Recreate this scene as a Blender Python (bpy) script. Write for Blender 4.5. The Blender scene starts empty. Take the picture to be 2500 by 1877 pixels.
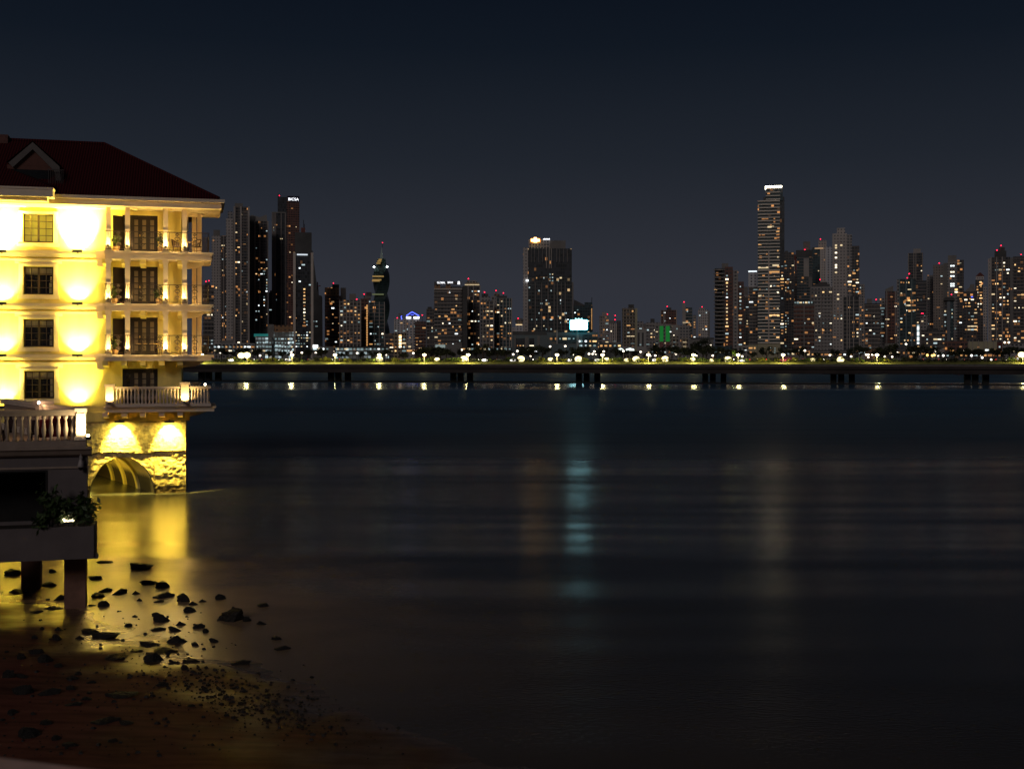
import bpy, math, random
from mathutils import Vector, noise, Matrix
R = math.radians
rng = random.Random(7)
sc = bpy.context.scene
col = sc.collection

# ------------------------------------------------------------------ camera, sky, dim city glow, exposure
F, CX, CY, EYE = 2900.0, 1250.0, 865.0, 9.0      # focal length and principal point in photo pixels (2500 wide)
cd = bpy.data.cameras.new('camera'); cam = bpy.data.objects.new('camera', cd); col.objects.link(cam)
cam.location = (0, 0, EYE); cam.rotation_euler = (R(90), 0, 0)
cd.sensor_width = 36.0; cd.lens = F / 2500 * 36; cd.shift_y = (CY - 938.5) / 2500
cd.clip_start = 0.2; cd.clip_end = 20000
cd.dof.use_dof = True; cd.dof.focus_distance = 140; cd.dof.aperture_fstop = 3.2
sc.camera = cam
sc.view_settings.view_transform = 'Standard'; sc.view_settings.look = 'None'
sc.view_settings.exposure = 0.0; sc.view_settings.gamma = 1.0
sc.cycles.use_denoising = True
sc.cycles.max_bounces = 6; sc.cycles.diffuse_bounces = 3; sc.cycles.glossy_bounces = 3
sc.cycles.caustics_reflective = False; sc.cycles.caustics_refractive = False
sc.cycles.sample_clamp_indirect = 30.0
W = bpy.data.worlds.new('World'); sc.world = W; W.use_nodes = True
def build_world():
    nt = W.node_tree; n = nt.nodes; l = nt.links; n.clear()
    out = n.new('ShaderNodeOutputWorld'); bg = n.new('ShaderNodeBackground')
    tc = n.new('ShaderNodeTexCoord'); sp = n.new('ShaderNodeSeparateXYZ'); rp = n.new('ShaderNodeValToRGB')
    l.new(tc.outputs['Generated'], sp.inputs[0]); l.new(sp.outputs['Z'], rp.inputs[0])
    e = rp.color_ramp.elements
    pts = [(0.0, (.0300, .0330, .0450)), (0.06, (.0285, .0310, .0410)), (0.16, (.0140, .0178, .0258)), (0.25, (.0056, .0090, .0156)), (0.30, (.0036, .0062, .0122)), (1.0, (.0020, .0038, .0075))]
    while len(e) < len(pts): e.new(0.5)
    for el, (p, c) in zip(e, pts): el.position = p; el.color = (*c, 1)
    sk = n.new('ShaderNodeTexSky'); sk.sky_type = 'NISHITA'; sk.sun_disc = False
    sk.sun_elevation = R(-9); sk.sun_rotation = R(190)
    ad = n.new('ShaderNodeMixRGB'); ad.blend_type = 'ADD'; ad.inputs[0].default_value = 0.04
    l.new(rp.outputs[0], ad.inputs[1]); l.new(sk.outputs[0], ad.inputs[2])
    l.new(ad.outputs[0], bg.inputs[0]); bg.inputs[1].default_value = 1.0; l.new(bg.outputs[0], out.inputs[0])
build_world()
sd = bpy.data.lights.new('sun', 'SUN'); sun = bpy.data.objects.new('sun', sd); col.objects.link(sun)
sd.energy = 0.37; sd.angle = R(14); sd.color = (1.0, .92, .88)          # the faint glow of the old town behind the camera
sun.rotation_euler = Vector((.22, 1, -.46)).to_track_quat('-Z', 'Y').to_euler()

# ------------------------------------------------------------------ helpers
def ray(px, py): return Vector(((px - CX) / F, 1.0, -(py - CY) / F))
def ground(px, py, z=0.0):
    r = ray(px, py); t = (z - EYE) / r.z
    return Vector((r.x * t, t, z))
def at(px, py, Y):
    r = ray(px, py); return Vector((r.x * Y, Y, EYE + r.z * Y))

class Frame:
    def __init__(s, x, y, deg): s.x, s.y, s.c, s.s, s.rz = x, y, math.cos(R(deg)), math.sin(R(deg)), R(deg)
    def q(s, px, py, yl=0.0):                   # pixel -> (local x, z) on the plane local y = yl
        r = ray(px, py)
        t = (yl - s.s * s.x + s.c * s.y) / (s.c - s.s * r.x)
        X, Y = r.x * t - s.x, t - s.y
        return (s.c * X + s.s * Y, EYE + r.z * t)
    def world(s, x, y, z): return Vector((s.x + s.c * x - s.s * y, s.y + s.s * x + s.c * y, z))

class MB:
    def __init__(s): s.v, s.f = [], []
    def hexa(s, p):
        b = len(s.v); s.v += [tuple(q) for q in p]
        s.f += [tuple(b + i for i in f) for f in ((0, 3, 2, 1), (4, 5, 6, 7), (0, 1, 5, 4), (1, 2, 6, 5), (2, 3, 7, 6), (3, 0, 4, 7))]
        return s
    def box(s, x0, x1, y0, y1, z0, z1):
        return s.hexa([(x0, y0, z0), (x1, y0, z0), (x1, y1, z0), (x0, y1, z0), (x0, y0, z1), (x1, y0, z1), (x1, y1, z1), (x0, y1, z1)])
    def quad(s, *p):
        b = len(s.v); s.v += [tuple(q) for q in p]; s.f.append(tuple(range(b, b + len(p)))); return s
    def prism(s, poly, y0, y1):                 # polygon in x,z swept along y
        b, n = len(s.v), len(poly)
        s.v += [(x, y0, z) for x, z in poly] + [(x, y1, z) for x, z in poly]
        s.f.append(tuple(range(b, b + n))); s.f.append(tuple(range(b + 2 * n - 1, b + n - 1, -1)))
        for i in range(n): j = (i + 1) % n; s.f.append((b + j, b + i, b + n + i, b + n + j))
        return s
    def prismx(s, poly, x0, x1):                # polygon in y,z swept along x
        b, n = len(s.v), len(poly)
        s.v += [(x0, y, z) for y, z in poly] + [(x1, y, z) for y, z in poly]
        s.f.append(tuple(range(b, b + n))); s.f.append(tuple(range(b + 2 * n - 1, b + n - 1, -1)))
        for i in range(n): j = (i + 1) % n; s.f.append((b + j, b + i, b + n + i, b + n + j))
        return s
    def lathe(s, prof, cx=0, cy=0, n=10):       # prof: (r, z)
        b, m = len(s.v), len(prof)
        for r, z in prof:
            for k in range(n): a = 2 * math.pi * k / n; s.v.append((cx + r * math.cos(a), cy + r * math.sin(a), z))
        for i in range(m - 1):
            for k in range(n): k2 = (k + 1) % n; s.f.append((b + i * n + k, b + i * n + k2, b + (i + 1) * n + k2, b + (i + 1) * n + k))
        s.f.append(tuple(b + k for k in range(n - 1, -1, -1))); s.f.append(tuple(b + (m - 1) * n + k for k in range(n)))
        return s
    def tube(s, pts, r, n=5):
        pts = [Vector(p) for p in pts]; b = len(s.v); m = len(pts)
        for i, p in enumerate(pts):
            d = (pts[min(i + 1, m - 1)] - pts[max(i - 1, 0)]).normalized()
            u = d.cross(Vector((0, 0, 1)) if abs(d.z) < .9 else Vector((1, 0, 0))).normalized(); w = d.cross(u)
            rr = r[i] if isinstance(r, (list, tuple)) else r
            for k in range(n): a = 2 * math.pi * k / n; s.v.append(tuple(p + (u * math.cos(a) + w * math.sin(a)) * rr))
        for i in range(m - 1):
            for k in range(n): k2 = (k + 1) % n; s.f.append((b + i * n + k, b + (i + 1) * n + k, b + (i + 1) * n + k2, b + i * n + k2))
        s.f.append(tuple(b + k for k in range(n))); s.f.append(tuple(b + (m - 1) * n + k for k in range(n - 1, -1, -1)))
        return s
    def ball(s, c, rx, ry, rz, nu=8, nv=5):
        prof = []; b = len(s.v)
        for i in range(nv + 1):
            t = math.pi * i / nv
            for k in range(nu): a = 2 * math.pi * k / nu; s.v.append((c[0] + rx * math.sin(t) * math.cos(a), c[1] + ry * math.sin(t) * math.sin(a), c[2] - rz * math.cos(t)))
        for i in range(nv):
            for k in range(nu): k2 = (k + 1) % nu; s.f.append((b + i * nu + k, b + i * nu + k2, b + (i + 1) * nu + k2, b + (i + 1) * nu + k))
        return s
    def mesh(s, name, m, smooth=False):
        me = bpy.data.meshes.new(name); me.from_pydata(s.v, [], s.f); me.materials.append(m)
        if smooth:
            for p in me.polygons: p.use_smooth = True
        me.update(); return me
    def build(s, name, m, parent=None, loc=None, rz=0, smooth=False):
        return link(name, s.mesh(name, m, smooth), parent, loc, rz)
def link(name, data, parent=None, loc=None, rz=0):
    o = bpy.data.objects.new(name, data); col.objects.link(o)
    if parent: o.parent = parent
    if loc is not None: o.location = loc
    if rz: o.rotation_euler = (0, 0, rz)
    return o
def tag(o, label=None, cat=None, group=None, kind=None):
    if label: o['label'] = label
    if cat: o['category'] = cat
    if group: o['group'] = group
    if kind: o['kind'] = kind
    return o
def thing(name, label, cat, loc=(0, 0, 0), rz=0, group=None): return tag(link(name, None, None, loc, rz), label, cat, group)
def copy_tree(o, parent=None):
    c = o.copy(); col.objects.link(c); c.parent = parent
    for ch in list(o.children): copy_tree(ch, c)
    return c
def lamp(name, kind, parent, loc, to, energy, color, **k):
    d = bpy.data.lights.new(name, kind); d.energy = energy; d.color = color
    for a, v in k.items(): setattr(d, a, v)
    o = link(name, d, parent, loc)
    o.rotation_euler = (Vector(to) - Vector(loc)).to_track_quat('-Z', 'Y').to_euler()
    return o

# ------------------------------------------------------------------ materials
MATS = {}
def nodes(name):
    m = bpy.data.materials.new(name); m.use_nodes = True
    nt = m.node_tree; return m, nt.nodes, nt.links, nt.nodes['Principled BSDF']
def pm(name, c, rough=.7, var=.25, scale=3.0, bump=0.0, bscale=None, metal=0.0, spec=.4, stretch=(1, 1, 1)):
    if name in MATS: return MATS[name]
    m, n, l, b = nodes(name)
    tc = n.new('ShaderNodeTexCoord'); mp = n.new('ShaderNodeMapping'); mp.inputs['Scale'].default_value = stretch
    l.new(tc.outputs['Object'], mp.inputs[0])
    nz = n.new('ShaderNodeTexNoise'); nz.inputs['Scale'].default_value = scale; nz.inputs['Detail'].default_value = 6
    l.new(mp.outputs[0], nz.inputs['Vector'])
    rp = n.new('ShaderNodeValToRGB'); e = rp.color_ramp.elements
    e[0].position = .3; e[1].position = .7
    e[0].color = (*[x * (1 - var) for x in c], 1); e[1].color = (*[min(1, x * (1 + var)) for x in c], 1)
    l.new(nz.outputs[0], rp.inputs[0]); l.new(rp.outputs[0], b.inputs['Base Color'])
    b.inputs['Roughness'].default_value = rough; b.inputs['Metallic'].default_value = metal; b.inputs['Specular IOR Level'].default_value = spec
    if bump:
        n2 = n.new('ShaderNodeTexNoise'); n2.inputs['Scale'].default_value = bscale or scale * 4; n2.inputs['Detail'].default_value = 8
        l.new(mp.outputs[0], n2.inputs['Vector'])
        bp = n.new('ShaderNodeBump'); bp.inputs['Strength'].default_value = .8; bp.inputs['Distance'].default_value = bump
        l.new(n2.outputs[0], bp.inputs['Height']); l.new(bp.outputs[0], b.inputs['Normal'])
    MATS[name] = m; return m
def em(name, c, s, sample=False):
    if name in MATS: return MATS[name]
    m, n, l, b = nodes(name)
    b.inputs['Base Color'].default_value = (*[min(.8, x) for x in c], 1)
    b.inputs['Emission Color'].default_value = (*c, 1); b.inputs['Emission Strength'].default_value = s
    m.cycles.emission_sampling = 'AUTO' if sample else 'NONE'
    MATS[name] = m; return m
def math_(n, l, op, a, b=None):
    x = n.new('ShaderNodeMath'); x.operation = op
    for i, v in enumerate((a, b)):
        if v is None: continue
        if isinstance(v, (int, float)): x.inputs[i].default_value = v
        else: l.new(v, x.inputs[i])
    return x.outputs[0]
def facade(name, wall, glass, fh=3.4, bay=3.0, wx=(.14, .86), wz=(.3, .9), lit=.05, warm=.6, bright=1.0, rough=.35):
    """wall with a grid of windows; a few of them lit at random"""
    wall = [min(.6, x * (1.1 if x > .25 else 1.65)) for x in wall]; glass = [x * 2.6 for x in glass]; bright *= .6
    if name in MATS: return MATS[name]
    m, n, l, b = nodes(name)
    tc = n.new('ShaderNodeTexCoord'); sp = n.new('ShaderNodeSeparateXYZ'); l.new(tc.outputs['Object'], sp.inputs[0])
    oi = n.new('ShaderNodeObjectInfo')
    u = math_(n, l, 'DIVIDE', math_(n, l, 'ADD', sp.outputs[0], math_(n, l, 'ADD', sp.outputs[1], 500.0)), bay)
    w = math_(n, l, 'DIVIDE', sp.outputs[2], fh)
    fu, fw = math_(n, l, 'FRACT', u), math_(n, l, 'FRACT', w)
    def inside(x, lo, hi): return math_(n, l, 'MULTIPLY', math_(n, l, 'GREATER_THAN', x, lo), math_(n, l, 'LESS_THAN', x, hi))
    mask = math_(n, l, 'MULTIPLY', inside(fu, *wx), inside(fw, *wz))
    ge = n.new('ShaderNodeNewGeometry'); sn = n.new('ShaderNodeSeparateXYZ'); l.new(ge.outputs['Normal'], sn.inputs[0])
    mask = math_(n, l, 'MULTIPLY', mask, math_(n, l, 'LESS_THAN', math_(n, l, 'ABSOLUTE', sn.outputs[2]), .5))
    cv = n.new('ShaderNodeCombineXYZ')
    l.new(math_(n, l, 'FLOOR', u), cv.inputs[0]); l.new(math_(n, l, 'FLOOR', w), cv.inputs[1])
    l.new(math_(n, l, 'MULTIPLY', oi.outputs['Random'], 97.0), cv.inputs[2])
    wn = n.new('ShaderNodeTexWhiteNoise'); wn.noise_dimensions = '3D'; l.new(cv.outputs[0], wn.inputs[0])
    sc3 = n.new('ShaderNodeSeparateColor'); l.new(wn.outputs['Color'], sc3.inputs[0])
    on = math_(n, l, 'MULTIPLY', mask, math_(n, l, 'LESS_THAN', wn.outputs['Value'], lit))
    cr = n.new('ShaderNodeValToRGB'); cr.color_ramp.interpolation = 'CONSTANT'; e = cr.color_ramp.elements
    stops = [(0, (1, .42, .13)), (warm * .45, (1, .66, .32)), (warm, (.72, .95, 1)), (warm + (1 - warm) * .6, (1, .95, .82))]
    while len(e) < 4: e.new(.5)
    for el, (p, c) in zip(e, stops): el.position = p; el.color = (*c, 1)
    l.new(sc3.outputs[0], cr.inputs[0])
    st = math_(n, l, 'MULTIPLY', math_(n, l, 'POWER', sc3.outputs[1], 2.2), bright)
    l.new(math_(n, l, 'MULTIPLY', on, st), b.inputs['Emission Strength']); l.new(cr.outputs[0], b.inputs['Emission Color'])
    nz = n.new('ShaderNodeTexNoise'); nz.inputs['Scale'].default_value = .06; nz.inputs['Detail'].default_value = 5; l.new(tc.outputs['Object'], nz.inputs['Vector'])
    wm = n.new('ShaderNodeMixRGB'); wm.inputs[1].default_value = (*[x * .75 for x in wall], 1); wm.inputs[2].default_value = (*[min(1, x * 1.2) for x in wall], 1); l.new(nz.outputs[0], wm.inputs[0])
    gm = n.new('ShaderNodeMixRGB'); gm.inputs[1].default_value = (*[x * .5 for x in glass], 1); gm.inputs[2].default_value = (*[x * 1.8 for x in glass], 1); l.new(sc3.outputs[2], gm.inputs[0])
    mx = n.new('ShaderNodeMixRGB'); l.new(mask, mx.inputs[0]); l.new(wm.outputs[0], mx.inputs[1]); l.new(gm.outputs[0], mx.inputs[2])
    l.new(mx.outputs[0], b.inputs['Base Color'])
    l.new(math_(n, l, 'SUBTRACT', .75, math_(n, l, 'MULTIPLY', mask, .75 - rough)), b.inputs['Roughness'])
    b.inputs['Specular IOR Level'].default_value = .3
    m.cycles.emission_sampling = 'NONE'
    MATS[name] = m; return m

M_wall = pm('painted_plaster', (.78, .64, .22), .85, .13, 1.0, .014, 9, stretch=(1.6, 1.6, .35))
M_trim = pm('white_trim', (.74, .60, .46), .7, .05, 2)
M_balus = pm('balustrade_stone', (.62, .50, .42), .75, .08, 3)
M_iron = pm('wrought_iron', (.035, .02, .018), .5, .2, 4)
M_door = pm('dark_wood', (.014, .007, .007), .5, .2, 5)
M_glass = pm('dark_window_glass', (.02, .016, .012), .08, .2, 2, spec=.6)
M_fix = pm('lamp_metal', (.05, .05, .05), .5)
M_leaf = pm('leaf_green', (.035, .06, .015), .6, .5, 8)
M_rock = pm('wet_dark_rock', (.026, .021, .018), .55, .5, 6, .06, 14, spec=.25)
M_conc = pm('dark_concrete', (.10, .085, .08), .85, .3, .4)

# ------------------------------------------------------------------ the setting: water, beach, far shore
SN = Vector((-.711, -.704)); SP = Vector((-10.0, 36.2))        # beach normal and a point on the waterline
def beach_h(x, y):
    s = (Vector((x, y)) - SP).dot(SN); t = (x + 10) * .704 - (y - 36.2) * .711
    s += 1.6 * noise.noise(Vector((t * .11, s * .05, 3))) + .5 * noise.noise(Vector((t * .5, s * .2, 9)))
    h = .040 * s if s > 0 else .030 * s
    h += .035 * noise.noise(Vector((t * .35, s * .9, 1))) + .018 * noise.noise(Vector((t * 1.1, s * 3.0, 5)))
    return max(-1.2, h)
def grid_mesh(name, xs, ys, hf, m, kind, smooth=True):
    b = MB(); nx = len(xs)
    b.v = [(x, y, hf(x, y)) for y in ys for x in xs]
    b.f = [(j * nx + i, j * nx + i + 1, (j + 1) * nx + i + 1, (j + 1) * nx + i) for j in range(len(ys) - 1) for i in range(nx - 1)]
    return tag(b.build(name, m, smooth=smooth), kind=kind)

def water_material():
    m, n, l, b = nodes('night_water')
    tc = n.new('ShaderNodeTexCoord'); sp = n.new('ShaderNodeSeparateXYZ'); l.new(tc.outputs['Object'], sp.inputs[0])
    def nz(scale, s, det=4, rough=.5):
        mp = n.new('ShaderNodeMapping'); mp.inputs['Scale'].default_value = s; l.new(tc.outputs['Object'], mp.inputs[0])
        x = n.new('ShaderNodeTexNoise'); x.inputs['Scale'].default_value = scale; x.inputs['Detail'].default_value = det; x.inputs['Roughness'].default_value = rough
        l.new(mp.outputs[0], x.inputs['Vector']); return x.outputs[0]
    def ramp(src, pts, color=False):
        r = n.new('ShaderNodeValToRGB'); e = r.color_ramp.elements
        while len(e) < len(pts): e.new(.5)
        for el, (p, c) in zip(e, pts): el.position = p; el.color = (*c, 1) if color else (c, c, c, 1)
        l.new(src, r.inputs[0]); return r.outputs[0]
    d = math_(n, l, 'DIVIDE', sp.outputs[1], 500.0)              # distance out into the bay
    bands = nz(.02, (.35, 2.2, 1), 3)                             # patches of wind on the water
    swell = nz(.055, (.25, 1.6, 1), 2)
    base = ramp(d, [(0, (.042, .042, .042)), (.19, (.068, .062, .055)), (.25, (.060, .095, .12)), (.5, (.055, .13, .21)), (1, (.055, .13, .21))], True)
    mx = n.new('ShaderNodeMixRGB'); mx.blend_type = 'MULTIPLY'; mx.inputs[0].default_value = 1
    l.new(base, mx.inputs[1]); l.new(ramp(bands, [(.3, .75), (.7, 1.2)]), mx.inputs[2])
    # churned shore water over the rocks; the hotel's amber glow put into its colour
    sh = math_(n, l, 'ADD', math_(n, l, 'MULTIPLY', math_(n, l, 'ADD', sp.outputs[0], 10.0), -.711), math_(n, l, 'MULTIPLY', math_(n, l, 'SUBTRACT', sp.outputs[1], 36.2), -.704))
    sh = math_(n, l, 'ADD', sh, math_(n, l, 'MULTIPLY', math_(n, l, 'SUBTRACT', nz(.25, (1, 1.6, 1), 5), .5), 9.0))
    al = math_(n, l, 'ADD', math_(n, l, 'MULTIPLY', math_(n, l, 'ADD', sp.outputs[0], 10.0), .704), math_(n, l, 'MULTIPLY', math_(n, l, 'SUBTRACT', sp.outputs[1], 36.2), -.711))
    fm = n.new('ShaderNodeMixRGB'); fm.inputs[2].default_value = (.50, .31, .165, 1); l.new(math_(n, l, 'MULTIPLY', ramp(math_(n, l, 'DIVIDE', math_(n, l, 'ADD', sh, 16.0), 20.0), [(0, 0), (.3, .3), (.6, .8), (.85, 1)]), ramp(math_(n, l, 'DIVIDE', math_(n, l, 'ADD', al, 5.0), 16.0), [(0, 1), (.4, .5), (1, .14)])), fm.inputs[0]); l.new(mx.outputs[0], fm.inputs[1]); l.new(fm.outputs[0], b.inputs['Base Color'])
    r0 = ramp(math_(n, l, 'ADD', d, math_(n, l, 'MULTIPLY', math_(n, l, 'SUBTRACT', swell, .5), ramp(d, [(.05, .05), (.3, .02), (.5, .0)]))), [(0, .26), (.09, .22), (.11, .17), (.135, .18), (.165, .25), (.19, .21), (.25, .42), (.58, .50), (.62, .17), (.745, .16), (.765, .60), (1, .60)])
    l.new(math_(n, l, 'ADD', r0, math_(n, l, 'MULTIPLY', math_(n, l, 'SUBTRACT', bands, .5), ramp(d, [(.0, .16), (.5, .12), (.56, .02)]))), b.inputs['Roughness'])
    b.inputs['IOR'].default_value = 1.33; b.inputs['Specular IOR Level'].default_value = .5
    hsum = math_(n, l, 'ADD', math_(n, l, 'MULTIPLY', nz(3.6, (1.1, 2.2, 1), 3), .0105), math_(n, l, 'MULTIPLY', swell, .50))
    fade = ramp(d, [(0, 1), (.25, .7), (.55, .4), (.62, .0)])
    bp = n.new('ShaderNodeBump'); bp.inputs['Distance'].default_value = 1.0
    l.new(fade, bp.inputs['Strength']); l.new(hsum, bp.inputs['Height']); l.new(bp.outputs[0], b.inputs['Normal'])
    return m
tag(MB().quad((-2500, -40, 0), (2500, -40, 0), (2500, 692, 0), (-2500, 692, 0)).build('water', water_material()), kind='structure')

def sand_material():
    m, n, l, b = nodes('wet_sand')
    tc = n.new('ShaderNodeTexCoord'); sp = n.new('ShaderNodeSeparateXYZ'); l.new(tc.outputs['Object'], sp.inputs[0])
    mp = n.new('ShaderNodeMapping'); mp.inputs['Rotation'].default_value = (0, 0, R(45)); mp.inputs['Scale'].default_value = (.35, 2.4, 1); l.new(tc.outputs['Object'], mp.inputs[0])
    nz = n.new('ShaderNodeTexNoise'); nz.inputs['Scale'].default_value = 1.3; nz.inputs['Detail'].default_value = 7; l.new(mp.outputs[0], nz.inputs['Vector'])
    n3 = n.new('ShaderNodeTexNoise'); n3.inputs['Scale'].default_value = .35; n3.inputs['Detail'].default_value = 4; l.new(tc.outputs['Object'], n3.inputs['Vector'])
    hgt = math_(n, l, 'ADD', sp.outputs[2], math_(n, l, 'MULTIPLY', math_(n, l, 'SUBTRACT', n3.outputs[0], .5), .35))
    rp = n.new('ShaderNodeValToRGB'); e = rp.color_ramp.elements; e.new(.5); e.new(.5); e.new(.5)
    for el, (p, c) in zip(e, [(0.0, (.20, .13, .085)), (.04, (.15, .09, .055)), (.12, (.12, .052, .032)), (.26, (.21, .070, .045)), (1, (.26, .085, .055))]): el.position = p; el.color = (*c, 1)
    l.new(hgt, rp.inputs[0])
    mx = n.new('ShaderNodeMixRGB'); mx.blend_type = 'MULTIPLY'; mx.inputs[0].default_value = .8
    r2 = n.new('ShaderNodeValToRGB'); r2.color_ramp.elements[0].position = .3; r2.color_ramp.elements[1].position = .65; r2.color_ramp.elements[0].color = (.35, .33, .32, 1)
    l.new(nz.outputs[0], r2.inputs[0]); l.new(rp.outputs[0], mx.inputs[1]); l.new(r2.outputs[0], mx.inputs[2]); l.new(mx.outputs[0], b.inputs['Base Color'])
    rr = n.new('ShaderNodeValToRGB'); rr.color_ramp.elements[0].position = .02; rr.color_ramp.elements[1].position = .17
    rr.color_ramp.elements[0].color = (.27,) * 3 + (1,); rr.color_ramp.elements[1].color = (.8,) * 3 + (1,)
    l.new(hgt, rr.inputs[0]); l.new(rr.outputs[0], b.inputs['Roughness'])
    b.inputs['Specular Tint'].default_value = (1, .70, .50, 1)        # amber of the hotel's light put into the sheen of the brown sand
    l.new(math_(n, l, 'MULTIPLY', math_(n, l, 'SUBTRACT', 1.0, rr.outputs[0]), .55), b.inputs['Specular IOR Level'])
    bp = n.new('ShaderNodeBump'); bp.inputs['Strength'].default_value = .5; bp.inputs['Distance'].default_value = .03
    l.new(nz.outputs[0], bp.inputs['Height']); l.new(bp.outputs[0], b.inputs['Normal'])
    return m
xs = [-60 + i * .28 for i in range(270)]; ys = [6 + j * .24 for j in range(260)]
grid_mesh('beach_sand', xs, ys, beach_h, sand_material(), 'structure')

M_land = pm('dark_ground', (.03, .03, .028), .9, .3, .05)
tag(MB().quad((-5000, 714, 5.0), (5000, 714, 5.0), (5000, 9000, 5.0), (-5000, 9000, 5.0)).build('ground', M_land), kind='structure')
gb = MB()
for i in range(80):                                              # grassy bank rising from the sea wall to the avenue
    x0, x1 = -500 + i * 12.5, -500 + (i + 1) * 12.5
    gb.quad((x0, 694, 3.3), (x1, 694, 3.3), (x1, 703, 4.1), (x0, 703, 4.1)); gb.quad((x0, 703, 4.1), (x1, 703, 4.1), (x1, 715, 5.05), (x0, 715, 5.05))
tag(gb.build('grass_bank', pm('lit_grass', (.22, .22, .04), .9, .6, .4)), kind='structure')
tag(MB().box(-500, 500, 690, 694, -.5, 3.3).build('sea_wall', pm('sea_wall_concrete', (.12, .11, .10), .9, .3, .3)), 'long low concrete sea wall under the grass bank', 'sea wall')
tag(MB().quad((-900, 722, 5.06), (900, 722, 5.06), (900, 748, 5.06), (-900, 748, 5.06)).build('avenue', pm('asphalt', (.05, .05, .05), .8, .3, .2)), kind='structure')

# ------------------------------------------------------------------ the hotel
HF = Frame(-21.25, 77.4, 15)
hotel = thing('hotel_building', 'yellow floodlit hotel with red tiled roof and balconies standing in the water', 'hotel', (HF.x, HF.y, 0), HF.rz)
Q = HF.q
def Xq(px, yl=0, py=865): return Q(px, py, yl)[0]
def Zq(px, py, yl=0): return Q(px, py, yl)[1]
XL = -34.0; XU = Xq(442.5); BY = -1.8                             # left end of the wall, right corner, balcony front plane
zA, zAb = Zq(380, 614, BY), Zq(380, 633.5, BY)
zB, zBb = Zq(380, 742, BY), Zq(380, 759, BY)
zC, zCb = Zq(380, 866, BY), Zq(380, 881, BY)
zD, zDb = Zq(380, 993, BY), Zq(380, 1006, BY)
zE = Zq(400, 505, -2.4)                                            # soffit
zF = Zq(400, 1027)                                                # bottom of the frieze
wins = []
for (a, b_, c, d) in ((57, 523, 130, 592), (58, 651, 130, 719), (58, 779.5, 131, 847), (60, 905.6, 132, 973)):
    wins.append((Xq(a, 0), Xq(c, 0), Zq((a + c) / 2, d), Zq((a + c) / 2, b_)))
dz = [(Zq(340, 526), zA), (Zq(340, 651), zB), (Zq(340, 775), zC), (Zq(340, 900), zD)]
doors = [(Xq(299), Xq(385), lo, hi) for hi, lo in dz]
def wall_sheet(x0, x1, z0, z1, holes, depth):
    b = MB(); X = sorted({x0, x1, *[v for h in holes for v in h[:2]]}); Z = sorted({z0, z1, *[v for h in holes for v in h[2:]]})
    for i in range(len(X) - 1):
        for j in range(len(Z) - 1):
            cx, cz = (X[i] + X[i + 1]) / 2, (Z[j] + Z[j + 1]) / 2
            if any(h[0] < cx < h[1] and h[2] < cz < h[3] for h in holes): continue
            b.quad((X[i], 0, Z[j]), (X[i + 1], 0, Z[j]), (X[i + 1], 0, Z[j + 1]), (X[i], 0, Z[j + 1]))
    for h in holes:
        a, c, lo, hi = h
        b.quad((a, 0, lo), (a, 0, hi), (a, depth, hi), (a, depth, lo)); b.quad((c, 0, hi), (c, 0, lo), (c, depth, lo), (c, depth, hi))
        b.quad((a, 0, hi), (c, 0, hi), (c, depth, hi), (a, depth, hi)); b.quad((c, 0, lo), (a, 0, lo), (a, depth, lo), (c, depth, lo))
    return b
b = wall_sheet(XL, XU, zF, zE + .1, wins + doors, .25)
b.quad((XU, 0, zF), (XU, 15, zF), (XU, 15, zE + .1), (XU, 0, zE + .1)); b.quad((XU, 15, zF), (XL, 15, zF), (XL, 15, zE + .1), (XU, 15, zE + .1))
b.build('wall', M_wall, hotel)
# roof
ye = -2.4; xe = Xq(534, ye, 486); z0r = Zq(534, 486, ye) - .02; rr_ = 7.4
xr = xe - rr_; yr = ye + rr_; zr = z0r + 4.42
def roof_mat():
    m, n, l, bb = nodes('red_roof_tiles')
    tc = n.new('ShaderNodeTexCoord'); wv = n.new('ShaderNodeTexWave'); wv.wave_type = 'BANDS'; wv.bands_direction = 'X'; wv.inputs['Scale'].default_value = 1.9; wv.inputs['Distortion'].default_value = .4
    l.new(tc.outputs['Object'], wv.inputs[0]); rp = n.new('ShaderNodeValToRGB'); rp.color_ramp.elements[0].color = (.030, .004, .005, 1); rp.color_ramp.elements[1].color = (.075, .007, .009, 1)
    l.new(wv.outputs[0], rp.inputs[0]); l.new(rp.outputs[0], bb.inputs['Base Color']); bb.inputs['Roughness'].default_value = .75; bb.inputs['Specular IOR Level'].default_value = .15
    bp = n.new('ShaderNodeBump'); bp.inputs['Distance'].default_value = .04; l.new(wv.outputs[0], bp.inputs['Height']); l.new(bp.outputs[0], bb.inputs['Normal']); return m
M_roof = roof_mat()
b = MB(); yb = ye + 2 * rr_
b.quad((XL - 2, ye, z0r), (xe, ye, z0r), (xr, yr, zr), (XL - 2, yr, zr)); b.quad((xe, ye, z0r), (xe, 3.2, z0r), (xr, yr, zr)); b.quad((xe, 3.2, z0r), (XU + .4, yb, z0r), (xr, yr, zr)); b.quad((XU + .4, yb, z0r), (XL - 2, yb, z0r), (XL - 2, yr, zr), (xr, yr, zr))
roof = b.build('roof', M_roof, hotel)
MB().tube([(XL - 2, yr, zr + .03), (xr, yr, zr + .03), (xe, ye, z0r + .05)], .13, 6).build('ridge_cap', M_roof, roof)
b = MB(); cx = Xq(10, yr, 340); b.box(cx - 1.6, cx + .3, yr - .5, yr + .5, zr - .5, zr + .28).box(cx - 1.9, cx - .4, yr - .6, yr + .6, zr + .28, zr + .55)
b.build('chimney', pm('brick_chimney', (.12, .05, .04), .85, .3, 5), roof)
xec = Xq(549, ye, 490)
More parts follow.
